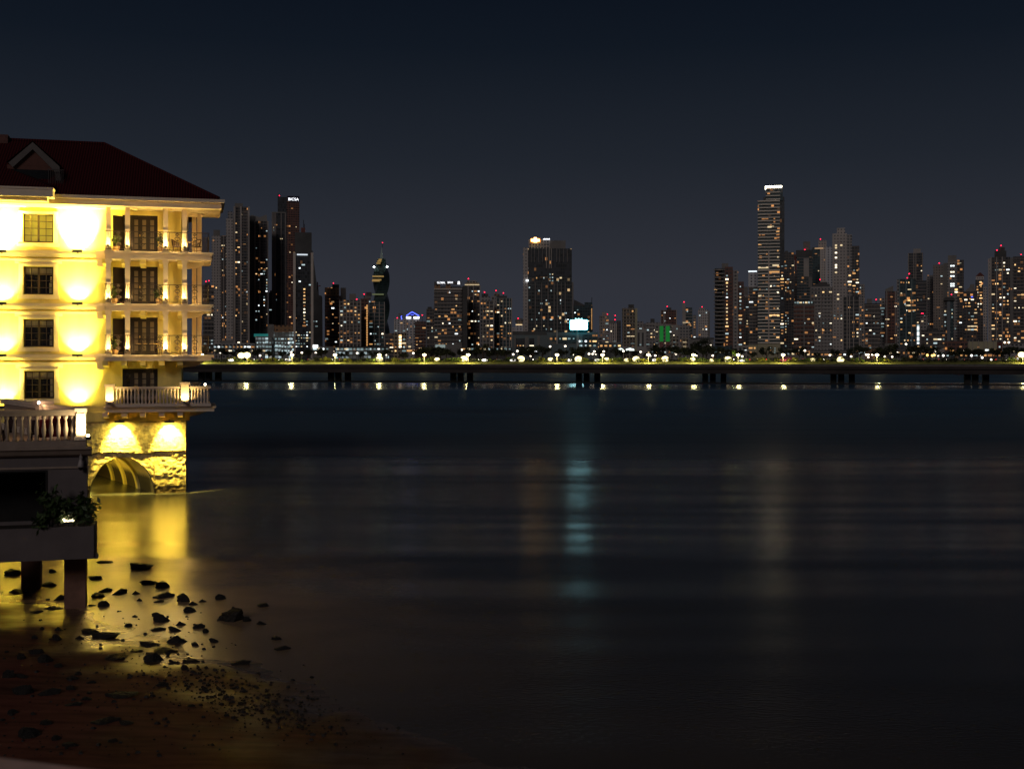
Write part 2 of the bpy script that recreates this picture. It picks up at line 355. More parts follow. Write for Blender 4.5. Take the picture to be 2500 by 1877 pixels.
# eaves: stepped cornice and soffit
zf0 = Zq(400, 505, ye)
b = MB(); b.box(XL - 2, xec - .2, ye + .18, 3.0, zf0, zf0 + .34).box(XL - 2, xec - .1, ye + .08, 3.1, zf0 + .34, z0r - .22).box(XL - 2, xec, ye - .03, 3.2, z0r - .22, z0r - .01).box(XL - 2, XU + .4, 3.21, yb, zf0, z0r - .01)
b.build('eaves_cornice', M_trim, hotel)
# dormer
dy_ = -0.5
def P(px, py, y): x, z = Q(px, py, y); return Vector((x, y, z))
pk, el, er = P(81, 349, dy_), P(22, 399, dy_), P(146, 408, dy_)
dorm = MB(); th = .34
dorm.prism([(el.x, el.z), (pk.x, pk.z), (pk.x, pk.z - th * 1.3), (el.x + .25, el.z - th * .8)], dy_ - .25, dy_)
dorm.prism([(pk.x, pk.z), (er.x, er.z), (er.x + .1, er.z - .9), (er.x - .22, er.z - .9), (er.x - .3, er.z - th * .9), (pk.x, pk.z - th * 1.3)], dy_ - .25, dy_)
dr = dorm.build('dormer', pm('grey_bargeboard', (.12, .10, .095), .8, .1, 2), hotel)
b = MB(); b.quad((el.x - .1, dy_ - .3, el.z + .05), (pk.x, dy_ - .3, pk.z + .08), (pk.x, dy_ + 6, pk.z + .08), (el.x - .1, dy_ + 6, el.z + .05)); b.quad((pk.x, dy_ - .3, pk.z + .08), (er.x + .1, dy_ - .3, er.z + .05), (er.x + .1, dy_ + 6, er.z + .05), (pk.x, dy_ + 6, pk.z + .08))
b.build('dormer_roof', M_roof, dr)
bx0, bx1 = Xq(30, dy_), Xq(120, dy_); bz1 = Zq(80, 405, dy_); bz0 = Zq(80, 446, dy_)
b = MB(); b.prism([(bx0 - .3, bz1), (bx1 + .2, bz1), (pk.x, pk.z - .5)], dy_ + .02, dy_ + .15).box(bx0 - .3, bx1 + .3, dy_ + .02, dy_ + .15, bz1 - .25, bz1 - .004)
b.build('gable_wall', pm('brown_plaster', (.11, .045, .035), .9, .1, 2), dr)
MB().box(bx0, bx1, dy_ + .03, dy_ + .1, bz0 - .6, bz1 - .25).build('dormer_window', pm('black_glass', (.008, .008, .008), .2), dr)
b = MB()
for i in range(9): x = Xq(118 + i * 4.4, dy_ - .5); b.box(x, x + .03, dy_ - .52, dy_ - .49, bz0 - .4, bz0 + .75)
b.box(Xq(116, dy_ - .5), Xq(156, dy_ - .5), dy_ - .53, dy_ - .48, bz0 + .75, bz0 + .8); b.build('dormer_railing', M_iron, dr)
# nearer eave of the left bay, with its own little hipped roof
y2 = -3.4; x2 = Xq(129, y2, 470); zt2, zb2 = Zq(60, 456, y2), Zq(60, 479, y2)
b = MB(); b.box(XL - 2, x2, y2, ye + .06, zb2, zt2 - .12).box(XL - 2, x2 + .05, y2 - .05, ye + .06, zt2 - .12, zt2).box(XL - 2, x2 - .35, y2 + .3, ye + .5, zb2 - .22, zb2 - .003)
b.build('bay_cornice', M_trim, hotel)
tx, tz = Q(0, 402, 0.2)
b = MB(); b.quad((XL - 2, y2, zt2 + .01), (x2, y2, zt2 + .01), (tx, 0.2, tz), (XL - 2, 0.2, tz)); b.quad((x2, y2, zt2 + .01), (x2, 0.2, zt2 + .6), (tx, 0.2, tz)); b.build('bay_roof', M_roof, hotel)
# string courses
xc = Xq(256)
for i, zz in enumerate((zA, zB, zC)):
    b = MB(); zt = zz + .02; b.box(XL, xc, -.42, -.003, zt - .20, zt).box(XL, xc - .05, -.30, -.003, zt - .36, zt - .203).box(XL, xc - .08, -.16, -.003, zt - .62, zt - .5)
    b.box(xc - .5, xc + .05, -.62, -.423, zt - .5, zt + .05).box(xc - .45, xc, -.5, -.3, zt - .95, zt - .503); b.build('string_course', M_trim, hotel)
b = MB(); zt = Zq(200, 994); b.box(XL, xc, -.12, -.003, zt - .35, zt); b.build('string_course', M_wall, hotel)
# frieze over the stone base
xf = Xq(463, -.3, 1010); zF2 = Zq(380, 1007)
MB().box(XL, xf, -.30, 14.5, zF, zDb - .01).build('frieze', M_wall, hotel)
# windows
M_paneY = em('curtained_pane', (.13, .105, .012), 2.0); M_frame = pm('dark_window_frame', (.05, .03, .02), .5, .1, 3)
M_curt = pm('curtain', (.30, .24, .16), .9, .2, 6, stretch=(8, 1, .3))
for i, (x0, x1, z0, z1) in enumerate(wins):
    b = MB(); t = .17; 
    for (a, c, lo, hi, y) in ((x0 - t - .12, x0 - .03, z0 - t, z1 + t, -.09), (x1 + .03, x1 + t + .12, z0 - t, z1 + t, -.09)): b.box(a, c, y, -.003, lo, hi)
    b.box(x0 - .03, x1 + .03, -.088, -.003, z1 + .03, z1 + t).box(x0 - t - .2, x1 + t + .2, -.16, -.003, z0 - t - .12, z0 - t + .1).box(x0 - .03, x1 + .03, -.086, -.003, z0 - t + .1, z0 - .03)
    if i: b.box(x0 - t - .35, x1 + t + .35, -.05, -.003, z1 + t + .02, z1 + t + .34)
    w = b.build('window', M_trim, hotel)
    MB().quad((x0, .2, z0), (x1, .2, z0), (x1, .2, z1), (x0, .2, z1)).build('pane', M_paneY if i == 0 else M_glass, w)
    b = MB(); xm = (x0 + x1) / 2
    b.box(x0, x0 + .07, .10, .18, z0, z1).box(x1 - .07, x1, .10, .18, z0, z1).box(x0 + .07, x1 - .07, .10, .18, z1 - .07, z1).box(x0 + .07, x1 - .07, .10, .18, z0, z0 + .08).box(xm - .06, xm + .06, .09, .18, z0 + .08, z1 - .07)
    for s in (.25, .75): xx = x0 + (x1 - x0) * s; b.box(xx - .02, xx + .02, .12, .17, z0 + .08, z1 - .07)
    for k in (1, 2, 3): zz = z0 + (z1 - z0) * k / 4; b.box(x0 + .07, x1 - .07, .125, .165, zz - .02, zz + .02)
    b.build('window_frame', M_frame, w)
    if i:
        b = MB(); b.box(x0 + .08, x1 - .08, .185, .195, z1 - .5, z1 - .08)
        if i == 3: b.box(x1 - .25, x1 - .1, .185, .194, z0 + .1, z1 - .52)
        else: b.box(x1 - .26, x1 - .1, .185, .194, z0 + .1, z0 + .75).box(x1 - .2, x1 - .1, .185, .193, z0 + .78, z1 - .6)
        b.build('curtain', M_curt, w)
# balcony doors
M_dpane = em('door_pane', (.16, .11, .06), .12)
for i, (x0, x1, z0, z1) in enumerate(doors):
    b = MB(); w_ = (x1 - x0)
    b.box(x0, x1, .05, .22, z1 - .12, z1).box(x0, x0 + .1, .05, .22, z0, z1 - .12).box(x1 - .1, x1, .05, .22, z0, z1 - .12)
    d = b.build('balcony_door', M_door, hotel)
    for k in range(4):
        a, c = x0 + .1 + (w_ - .2) * k / 4, x0 + .1 + (w_ - .2) * (k + 1) / 4
        leaf = MB(); leaf.box(a, a + .13, .08, .16, z0, z1 - .12).box(c - .13, c, .08, .16, z0, z1 - .12).box(a + .13, c - .13, .08, .16, z0, z0 + .25).box(a + .13, c - .13, .08, .16, z1 - .28, z1 - .12)
        for j in range(1, 5): zz = z0 + .25 + (z1 - z0 - .53) * j / 5; leaf.box(a + .13, c - .13, .09, .15, zz - .03, zz + .03)
        lf = leaf.build('door_leaf', M_door, d)
        MB().quad((a + .1, .17, z0 + .2), (c - .1, .17, z0 + .2), (c - .1, .17, z1 - .2), (a + .1, .17, z1 - .2)).build('pane', M_dpane if k else M_glass, lf)
    if i < 3: MB().hexa([(x0 - .02, -.03, z0), (x0 + .02, -.03, z0), (x0 - .5, -.6, z0), (x0 - .55, -.6, z0), (x0 - .02, -.03, z1 - .1), (x0 + .02, -.03, z1 - .1), (x0 - .5, -.6, z1 - .1), (x0 - .55, -.6, z1 - .1)]).build('shutter', M_door, d)
    MB().ball((x0 + w_ * .49, .04, z0 + 1.15), .05, .05, .08).build('handle', pm('brass', (.5, .35, .15), .3, .1, 3, metal=1), d)
# balconies: slab, brackets, railing
xs0 = Xq(257, BY); xs1 = Xq(521, BY, 740); ysb = 3.4
def slab(zt, zb, x1, name='balcony_slab'):
    b = MB(); h = zt - zb
    b.box(xs0, x1 - .12, BY + .12, -.003, zb, zb + h * .55).box(XU + .003, x1 - .12, -.003, ysb, zb, zb + h * .55)
    b.box(xs0 - .05, x1 - .05, BY + .05, -.003, zb + h * .55, zt - .1).box(XU + .003, x1 - .05, -.003, ysb, zb + h * .55, zt - .1)
    b.box(xs0 - .1, x1, BY, -.003, zt - .1, zt).box(XU + .003, x1, -.003, ysb, zt - .1, zt)
    s = b.build(name, M_trim, hotel)
    for px in (258, 304, 349, 395, 440):
        x = Xq(px, -1.0); MB().prismx([(-.01, zb - .45), (-.5, zb - .42), (-.8, zb - .34), (-1.5, zb - .28), (-1.5, zb - .004), (-.01, zb - .004)], x - .17, x + .17).build('bracket', M_wall if name == 'balcony_slab' else M_trim, s)
    MB().prism([(XU + .01, zb - .45), (XU + .9, zb - .36), (x1 - .6, zb - .12), (x1 - .5, zb - .004), (XU + .01, zb - .004)], .2, .55).build('bracket', M_trim, s)
    return s
slabs = [slab(zA, zAb, xs1), slab(zB, zBb, xs1), slab(zC, zCb, xs1)]
xsD = Xq(528, BY - .25, 1000); slabD = slab(zD, zDb, xsD, 'terrace_slab')
colx = [Xq(p, -1.45) for p in (264.8, 311.5, 404.5, 450.8)]
spans = [(zA, zE + .3), (zB, zAb), (zC, zBb)]
M_up = em('uplight_lens', (1, .86, .45), 20)
WARM2 = (1, .70, .22); WARM = (1, .83, .14)
def scroll(b, x, z, r, y):
    for s in (-1, 1):
        b.tube([(x + s * r * (1 - k / 14) * math.cos(k * .55), y, z + r * (1 - k / 14) * math.sin(k * .55)) for k in range(12)], .016, 4)
xrl = Xq(510, BY + .12, 760)
for i, (zb, zt) in enumerate(spans):
    for j, x in enumerate(colx):
        b = MB(); b.box(x - .145, x + .145, -1.6, -1.31, zb + .004, zt - .003).box(x - .19, x + .19, -1.645, -1.265, zt - .18, zt - .005).box(x - .18, x + .18, -1.635, -1.275, zb + .003, zb + .16)
        c = b.build('column', M_trim, hotel)
        zl = zb + .36
        MB().box(x - .07, x + .07, -2.08, -1.66, zl - .10, zl).build('uplight', M_fix, c)
        lamp('column_light', 'POINT', hotel, (x, -2.02, zl + .06), (0, 0, 0), 105, WARM2, shadow_soft_size=.05)
    for px, yl in ((487, .9), (474, 3.0)):
        x = Xq(px, yl); b = MB(); b.box(x - .145, x + .145, yl - .14, yl + .15, zb + .004, zt - .003).box(x - .19, x + .19, yl - .19, yl + .2, zt - .18, zt - .005)
        b.build('column', M_trim, hotel)
        lamp('column_light', 'POINT', hotel, (x - .38, yl - .1, zb + .5), (0, 0, 0), 32, WARM2, shadow_soft_size=.05)
    b = MB(); zr1 = Zq(400, (566, 694.5, 818)[i], BY) ; y = BY + .1
    b.box(xs0 - .04, xrl, y - .02, y + .02, zr1 - .04, zr1).box(xs0 - .04, xrl, y - .015, y + .015, zb + .1, zb + .13).box(xrl - .02, xrl + .02, y + .02, 3.3, zr1 - .04, zr1).box(xrl - .015, xrl + .015, y + .02, 3.3, zb + .1, zb + .13)
    n = 62
    for k in range(n + 1):
        x = xs0 + (xrl - xs0) * k / n; f = 5.0 * k / n
        if not any(abs(f - c) < .32 for c in (.62, 1.75, 2.6, 3.45, 4.3)): b.box(x - .012, x + .012, y - .012, y + .012, zb + .13, zr1 - .04)
    for c in (.62, 1.75, 2.6, 3.45, 4.3):
        xm = xs0 + (xrl - xs0) * c / 5; h = zr1 - zb
        for zz, rr in ((.30, .16), (.62, .2), (.86, .12)): scroll(b, xm, zb + h * zz, rr, y)
        b.box(xm - .012, xm + .012, y - .012, y + .012, zb + .13, zr1 - .04)
    for k in range(46):
        yy = y + .1 + (3.2 - y) * k / 46; b.box(xrl - .014, xrl + .014, yy - .014, yy + .014, zb + .13, zr1 - .04)
    for k in range(6):
        yy = y + .4 + k * .75
        for zz, rr in ((.35, .22), (.7, .22)): b.tube([(xrl, yy + rr * math.cos(a * .7), zb + (zr1 - zb) * zz + rr * math.sin(a * .7)) for a in range(10)], .02, 4)
    for k in range(10): b.box(xrl - .45 + .05 * k, xrl - .43 + .05 * k, 1.2, 1.23, zb + .1, zr1)
    b.build('railing', M_iron, hotel)
# beams under the roof of the top balcony
b = MB(); b.box(xs0, xs1 - .3, -1.62, -1.30, zE + .05, zE + .30)
for px in (330, 420): x = Xq(px, -.8); b.box(x - .15, x + .15, -1.29, -.01, zE - .06, zE + .049)
b.box(XU + .5, xs1 - .3, 1.0, 1.25, zE - .05, zE + .048); b.build('ceiling_beam', M_trim, hotel)
# lowest balcony: stone balustrade
BP = BY - .12
zP, zTop = Zq(390, 985, BP), Zq(390, 943.5, BP)
xb0, xb1 = Xq(258, BP, 960), Xq(515, BP, 960)
bal = MB().box(xb0, xb1, BP - .08, BP + .22, zTop - .14, zTop).box(xb0, xb1, BP - .06, BP + .2, zD + .003, zP).box(xb1 - .28, xb1, BP + .22, 3.5, zTop - .14, zTop).box(xb1 - .26, xb1 - .02, BP + .2, 3.5, zD + .003, zP).build('balustrade', M_balus, hotel)
hb = zTop - .14 - zP
prof = [(.075, 0), (.075, .06), (.05, .09), (.042, .14), (.07, .32), (.082, .42), (.06, .58), (.04, .76), (.036, .84), (.062, .88), (.078, .93), (.078, 1)]
bm = MB().lathe([(r, z * hb) for r, z in prof], n=10).mesh('baluster', M_balus, True)
def baluster(x, y, z, parent, me=bm): link('baluster', me, parent, (x, y, z))
xpL, xpR = Xq(268, BP, 960), Xq(451.5, BP, 960)
for k in range(18): baluster(xpL + .42 + (xpR - xpL - .84) * k / 17, BP + .07, zP, bal)
for k in range(6): baluster(xpR + .42 + (xb1 - .2 - xpR - .42) * k / 5, BP + .07, zP, bal)
for k in range(11): baluster(xb1 - .14, BP + .5 + .42 * k, zP, bal)
for k in range(2): baluster(xb0 + .05 + .12 * k, BP + .35 + .3 * k, zP, bal)
for x in (xpL, xpR, xb1 - .9):
    zt = Zq(360, 939 if x != xpR else 935, BP); far = x == xb1 - .9
    yy = 3.2 if far else BP
    b = MB().box(x - .24, x + .24, yy - .17, yy + .3, zP - .003, zt - .12).box(x - .32, x + .32, yy - .25, yy + .38, zt - .12, zt + .04); p = b.build('balustrade_post', M_balus, bal)
    if not far:
        MB().box(x - .09, x + .09, yy - .62, yy - .3, zP + .02, zP + .12).build('uplight', M_fix, p)
        lamp('post_light', 'SPOT', hotel, (x, yy - .5, zP + .16), (x, yy - .15, zP + .95), 190, WARM2, spot_size=R(140), spot_blend=.8, shadow_soft_size=.04)
MB().ball((Xq(501, 2), 2, Zq(501, 938.5, 2)), .09, .09, .09).build('globe_lamp', em('globe_glow', (1, .85, .6), 6), bal)
# stone base with the vaulted sea arch
zs = Zq(400, 1103); zsA = Zq(301, 1116); xa0, xa1 = Xq(219, 0, 1200), Xq(377, 0, 1200); xac, ra = (xa0 + xa1) / 2, (xa1 - xa0) / 2
def arch_z(x):
    u = abs(x - xac) / ra
    return -.6 if u >= 1 else max(-.6, zsA * math.sqrt(1 - u * u))
def stone_mat():
    m, n, l, bb = nodes('rubble_stone')
    tc = n.new('ShaderNodeTexCoord'); sp = n.new('ShaderNodeSeparateXYZ'); l.new(tc.outputs['Object'], sp.inputs[0])
    vo = n.new('ShaderNodeTexVoronoi'); vo.inputs['Scale'].default_value = 2.6; l.new(tc.outputs['Object'], vo.inputs['Vector'])
    nz = n.new('ShaderNodeTexNoise'); nz.inputs['Scale'].default_value = 4; nz.inputs['Detail'].default_value = 8; l.new(tc.outputs['Object'], nz.inputs['Vector'])
    rp = n.new('ShaderNodeValToRGB'); rp.color_ramp.elements[0].position = .3; rp.color_ramp.elements[1].position = .7; rp.color_ramp.elements[0].color = (.28, .20, .09, 1); rp.color_ramp.elements[1].color = (.72, .55, .25, 1)
    l.new(nz.outputs[0], rp.inputs[0])
    wet = n.new('ShaderNodeValToRGB'); wet.color_ramp.elements[0].position = .12; wet.color_ramp.elements[1].position = .55; wet.color_ramp.elements[0].color = (.10, .07, .04, 1)
    l.new(math_(n, l, 'ADD', math_(n, l, 'DIVIDE', sp.outputs[2], 2.2), math_(n, l, 'MULTIPLY', math_(n, l, 'SUBTRACT', nz.outputs[0], .5), .35)), wet.inputs[0])
    mx = n.new('ShaderNodeMixRGB'); mx.blend_type = 'MULTIPLY'; mx.inputs[0].default_value = 1; l.new(rp.outputs[0], mx.inputs[1]); l.new(wet.outputs[0], mx.inputs[2]); l.new(mx.outputs[0], bb.inputs['Base Color'])
    bb.inputs['Roughness'].default_value = .9
    bp = n.new('ShaderNodeBump'); bp.inputs['Distance'].default_value = .10; bp.inputs['Strength'].default_value = .9; l.new(nz.outputs[0], bp.inputs['Height']); l.new(bp.outputs[0], bb.inputs['Normal']); return m
M_stone = stone_mat()
XB = -14.0
N = 230; M = 44; b = MB()
xsn = [XB + (0 - XB) * i / N for i in range(N + 1)]
xsn = sorted(set(xsn + [xa0 + .001, xa1 - .001, xa0 + .03, xa1 - .03, xa0 + .09, xa1 - .09]))
for x in xsn:
    lo = arch_z(x)
    for k in range(M + 1):
        z = lo + (zF - lo) * k / M
        e = min(1, max(0, (z - lo) / .3)) if lo > -.6 else 1
        e *= 1 if x < -.01 else .2
        v = Vector((x * 1.6, 0, z * 2.6)); d_ = .11 * noise.noise(v) + .07 * noise.noise(v * 2.7) + .03 * noise.noise(v * 6)
        brk = zs + .22 * noise.noise(Vector((x * .55, 1, 0))) + .10 * noise.noise(Vector((x * 2.3, 4, 0)))
        if z > brk: y = -.16 + .015 * noise.noise(v * 3) - (.05 * abs(noise.noise(v * 2)) if z < brk + .7 else 0)
        else: y = -.02 + d_ * .9 * e
        b.v.append((x, y, z))
nn = M + 1
b.f = [(i * nn + k, (i + 1) * nn + k, (i + 1) * nn + k + 1, i * nn + k + 1) for i in range(len(xsn) - 1) for k in range(M)]
k0 = len(b.v); b.v += [(0, 0, -.6), (0, 14, -.6), (0, 14, zF), (0, -.1, zF)]; b.f.append((k0, k0 + 1, k0 + 2, k0 + 3))
base = b.build('stone_base', M_stone, hotel)
ax = Vector((-math.sin(R(18)), math.cos(R(18)), 0))
def arch_ring(b, off, r_in, L, wall_only=False):
    ang = [math.pi * i / 28 for i in range(29)]; k = len(b.v); s = r_in
    for o in (off, off + L):
        for a in ang: b.v.append((xac + ra * s * math.cos(a) + ax.x * o, ax.y * o + .02, -.3 + (zsA + .3) * s * math.sin(a)))
    for i in range(28): b.f.append((k + i, k + i + 1, k + 29 + i + 1, k + 29 + i))
M_vault = None
def vault_mat():
    m, n, l, bb = nodes('vault_plaster')
    tc = n.new('ShaderNodeTexCoord'); sp = n.new('ShaderNodeSeparateXYZ'); l.new(tc.outputs['Object'], sp.inputs[0])
    nz = n.new('ShaderNodeTexNoise'); nz.inputs['Scale'].default_value = 3; nz.inputs['Detail'].default_value = 6; l.new(tc.outputs['Object'], nz.inputs['Vector'])
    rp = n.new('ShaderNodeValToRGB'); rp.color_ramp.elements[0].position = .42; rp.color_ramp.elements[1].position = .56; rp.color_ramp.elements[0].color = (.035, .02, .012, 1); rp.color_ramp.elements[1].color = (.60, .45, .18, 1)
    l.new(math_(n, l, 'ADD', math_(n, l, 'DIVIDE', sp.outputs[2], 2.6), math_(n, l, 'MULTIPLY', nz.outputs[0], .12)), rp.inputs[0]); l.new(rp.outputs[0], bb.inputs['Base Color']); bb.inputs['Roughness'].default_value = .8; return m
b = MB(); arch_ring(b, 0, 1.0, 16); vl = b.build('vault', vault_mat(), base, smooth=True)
for o in (3.2, 6.4, 9.6):
    b = MB(); arch_ring(b, o, .93, .55)
    ang = [math.pi * i / 28 for i in range(29)]
    k = len(b.v)
    for s in (.93, 1.0):
        for a in ang: b.v.append((xac + ra * s * math.cos(a) + ax.x * o, ax.y * o + .02, -.3 + (zsA + .3) * s * math.sin(a)))
    for i in range(28): b.f.append((k + i, k + i + 1, k + 29 + i + 1, k + 29 + i))
    b.build('vault_rib', M_wall, vl)
# floodlights of the hotel, and fill lamps added to them
v_ = ax * 4.6; lamp('vault_fill', 'POINT', hotel, (xac + v_.x - ra * .55, v_.y, 1.3), (0, 0, 0), 120, WARM, shadow_soft_size=.2)  # unseen lamps added to brighten the inside of the arch
v_ = ax * 10; lamp('vault_fill', 'POINT', hotel, (xac + v_.x - ra * .5, v_.y, 1.3), (0, 0, 0), 70, WARM, shadow_soft_size=.2)
for px, py, e in ((192, 607, 8), (192, 733, 1.05), (192, 858, 1.15), (192, 983.5, 1), (8, 607, 7.4), (8, 733, 1.1), (8, 858, .92), (8, 983.5, 1.05)):
    x, z = Q(px, py, 0); zl = z - .14
    MB().box(x - .30, x + .30, -1.02, -.74, zl - .16, zl - .02).box(x - .04, x + .04, -.9, -.38, zl - .2, zl - .161).build('floodlight', M_fix, hotel)
    lamp('wall_floodlight', 'SPOT', hotel, (x, -.86, zl), (x, 0, zl + .92), 3900 * e, WARM, spot_size=R(82), spot_blend=.35, use_square=True, shadow_soft_size=.13)
    lamp('wall_fill', 'AREA', hotel, (x, -.70, zl + .02), (x, -.45, zl + 1), 85 * e, WARM, shape='RECTANGLE', size=.6, size_y=.12, spread=R(170))  # added area lamp, fills the dim wall around the floodlight's beam
for px in (294, 414):
    x, z = Q(px, 1036, 0); zl = z + .14
    MB().box(x - .30, x + .30, -1.0, -.74, zl + .02, zl + .15).box(x - .04, x + .04, -.9, -.305, zl + .151, zl + .19).build('floodlight', M_fix, hotel)
    lamp('wall_floodlight', 'SPOT', hotel, (x, -.86, zl), (x, -.1, zl - .92), 5600, WARM, spot_size=R(80), spot_blend=.3, use_square=True, shadow_soft_size=.10)
    lamp('wall_fill', 'AREA', hotel, (x, -.70, zl - .02), (x, -.45, zl - 1), 90, WARM, shape='RECTANGLE', size=.6, size_y=.12, spread=R(170))  # added area lamp, fills the dim stone base
# things on the balconies
def plant(x, y, z, h, r, label, wilt=False):
    t = thing('potted_plant', label, 'plant', HF.world(x, y, z))
    MB().lathe([(.16, 0), (.22, .3), (.25, .36), (.2, .36)], n=10).build('pot', pm('clay_pot', (.35, .22, .12), .8), t)
    b = MB(); g = random.Random(hash(label) % 999)
    for k in range(90):
        d = Vector((g.gauss(0, 1), g.gauss(0, 1), g.gauss(.2, .8))).normalized() * r * g.uniform(.3, 1); c = Vector((0, 0, .36 + h * .55)) + Vector((d.x, d.y, d.z * h / r * .5))
        u = Vector((g.gauss(0, 1), g.gauss(0, 1), g.gauss(0, 1))).normalized() * .13; w = u.cross(Vector((g.gauss(0, 1), g.gauss(0, 1), 1))).normalized() * .045
        b.quad(c - u, c + w, c + u, c - w)
    for k in range(6): b.tube([(0, 0, .34), (g.uniform(-.15, .15), g.uniform(-.15, .15), .36 + h * .6)], .012, 3)
    b.build('leaves', M_leaf, t)
for px, py, zz, lab in ((284, 605, zA, 'leafy potted plant left of the top balcony door'), (393, 600, zA, 'small plant beside the second lit column on the top balcony'), (279, 735, zB, 'potted plant left of the door on the middle balcony'), (388, 735, zB, 'small potted plant right of the middle balcony door'), (281, 845, zC, 'potted plant left of the door on the lowest iron balcony')):
    plant(Xq(px, -.7), -.7, zz, .75, .34, lab)
def chair(x, y, z, rz, label):
    t = thing('balcony_chair', label, 'chair', HF.world(x, y, z), rz, 'woven chairs on the balconies')
    m = pm('dark_wicker', (.06, .03, .018), .7, .4, 20)
    MB().box(-.26, .26, -.26, .26, .40, .46).build('seat', m, t)
    b = MB()
    for k in range(9): a = R(-20 + 27.5 * k); b.tube([(.27 * math.cos(a), .27 * math.sin(a), .46), (.33 * math.cos(a), .33 * math.sin(a), .68 + .2 * math.sin(max(0, a)))], .022, 4)
    b.tube([(.33 * math.cos(R(-20 + 11 * k)), .33 * math.sin(R(-20 + 11 * k)), .68 + .2 * math.sin(max(0, R(-20 + 11 * k)))) for k in range(21)], .03, 5); b.build('backrest', m, t)
    for sx in (-1, 1):
        for sy in (-1, 1): MB().tube([(.22 * sx, .22 * sy, .4), (.26 * sx, .26 * sy, 0)], .02, 4).build('leg', m, t)
chair(Xq(432, -.8), -.8, zA, R(100), 'dark woven chair on the top balcony beside the corner column')
chair(Xq(478, -.9), -.9, zA, R(250), 'dark woven chair at the railed right end of the top balcony')
chair(Xq(392, -.9), -.9, zC, R(70), 'dark woven chair on the lowest iron balcony right of the door')
def table(x, y, z, label):
    t = thing('side_table', label, 'table', HF.world(x, y, z), 0, 'small round tables on the balconies')
    m = pm('table_wood', (.45, .28, .12), .5)
    MB().lathe([(.34, .68), (.36, .70), (.34, .72)], n=14).build('table_top', m, t); MB().lathe([(.18, 0), (.03, .05), (.03, .68)], n=8).build('pedestal', M_iron, t)
table(Xq(460, -1), -1, zA, 'small round table on the top balcony between two woven chairs')
table(Xq(346, -1.0), -1.0, zC, 'small round table in front of the lowest iron balcony door')
table(Xq(378, -1.0), -1.0, zC, 'small round table right of the door on the lowest iron balcony')

# ------------------------------------------------------------------ the near terrace pavilion on posts
PF = Frame(-14.8, 41.4, 15); q = PF.q
pav = thing('terrace_pavilion', 'dark shaded terrace building on square posts with lit end post', 'pavilion', (PF.x, PF.y, 0), PF.rz)
M_grey = pm('shaded_render', (.125, .10, .10), .85, .12, 1.5, .006, 12)  # shade on the wall is put into this dark colour
M_greyb = pm('grey_balustrade', (.27, .20, .16), .75, .12, 3)
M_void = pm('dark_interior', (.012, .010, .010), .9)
px_ = lambda p, yl=0, py=CY: q(p, py, yl)[0]
pz_ = lambda p, py, yl=0: q(p, py, yl)[1]
XR = px_(213); zpc = pz_(120, 1091); zpl = pz_(120, 1287)
ox, oz0, oz1 = px_(111), pz_(60, 1292), pz_(60, 1153)
b = MB(); XLp = -16.0
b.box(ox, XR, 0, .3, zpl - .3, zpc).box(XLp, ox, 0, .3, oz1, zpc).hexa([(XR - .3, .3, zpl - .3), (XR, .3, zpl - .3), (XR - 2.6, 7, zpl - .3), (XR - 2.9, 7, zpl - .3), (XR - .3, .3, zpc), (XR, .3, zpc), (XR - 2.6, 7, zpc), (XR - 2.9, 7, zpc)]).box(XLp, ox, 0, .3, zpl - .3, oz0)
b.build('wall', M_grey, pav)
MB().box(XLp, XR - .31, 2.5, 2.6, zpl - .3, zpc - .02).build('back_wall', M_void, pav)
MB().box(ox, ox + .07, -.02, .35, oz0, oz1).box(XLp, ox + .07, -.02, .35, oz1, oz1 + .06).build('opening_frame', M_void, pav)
# cornice and terrace floor
xcn = px_(222, -.4, 1088); b = MB()
b.prismx([(-.42, zpc), (-.42, zpc - .07), (-.34, zpc - .10), (-.22, zpc - .26), (-.12, zpc - .32), (-.003, zpc - .34), (-.003, zpc)], XLp, xcn)
b.prismx([(-.06, zpc - .75), (-.06, zpc - .68), (-.003, zpc - .68), (-.003, zpc - .75)], XLp, XR + .05)
b.hexa([(XLp, -.003, zpc - .2), (XR + .02, -.003, zpc - .2), (XR - 4.6, 12, zpc - .2), (XLp, 12, zpc - .2), (XLp, -.003, zpc - .004), (XR + .02, -.003, zpc - .004), (XR - 4.6, 12, zpc - .004), (XLp, 12, zpc - .004)]); b.build('cornice', M_greyb, pav)
zb0, zb1, zb2, zb3 = zpc + .002, pz_(120, 1075, -.2), pz_(120, 1007.5, -.2), pz_(120, 1000.5, -.2)
xpl, xpr = px_(187, -.2), px_(209, -.2)
pb = MB().box(XLp, xpr + .03, -.36, -.06, zb0, zb1).box(XLp, xpl, -.38, -.04, zb2, zb3).box(XLp, xpl, -.34, -.08, zb2 - .1, zb2 - .003).build('balustrade', M_greyb, pav)
hb2 = zb2 - .1 - zb1
bm2 = MB().lathe([(r * 1.05, z * hb2) for r, z in prof], n=12).mesh('baluster', M_greyb, True)
k = 0; x = xpl - .12
while x > XLp and k < 26: baluster(x, -.21, zb1, pb, bm2); x -= .235; k += 1
zt = pz_(197, 993, -.2)
pp = MB().box(xpl, xpr, -.37, -.05, zb1 + .003, zt - .22).box(xpl + .02, xpr - .02, -.35, -.07, zt - .22, zt - .15).box(xpl - .05, xpr + .05, -.42, 0, zt - .15, zt - .05).box(xpl - .02, xpr + .02, -.39, -.03, zt - .05, zt).box(xpl - .05, xpr + .05, -.42, -.003, zb1 + .004, zb1 + .12).build('balustrade_post', M_balus, pb)
xl = px_(214, -.8); zl = pz_(214, 1066, -.8)
MB().lathe([(.09, zl - .12), (.1, zl - .02), (.08, zl)], xl, -.62, 8).build('uplight', M_fix, pp)
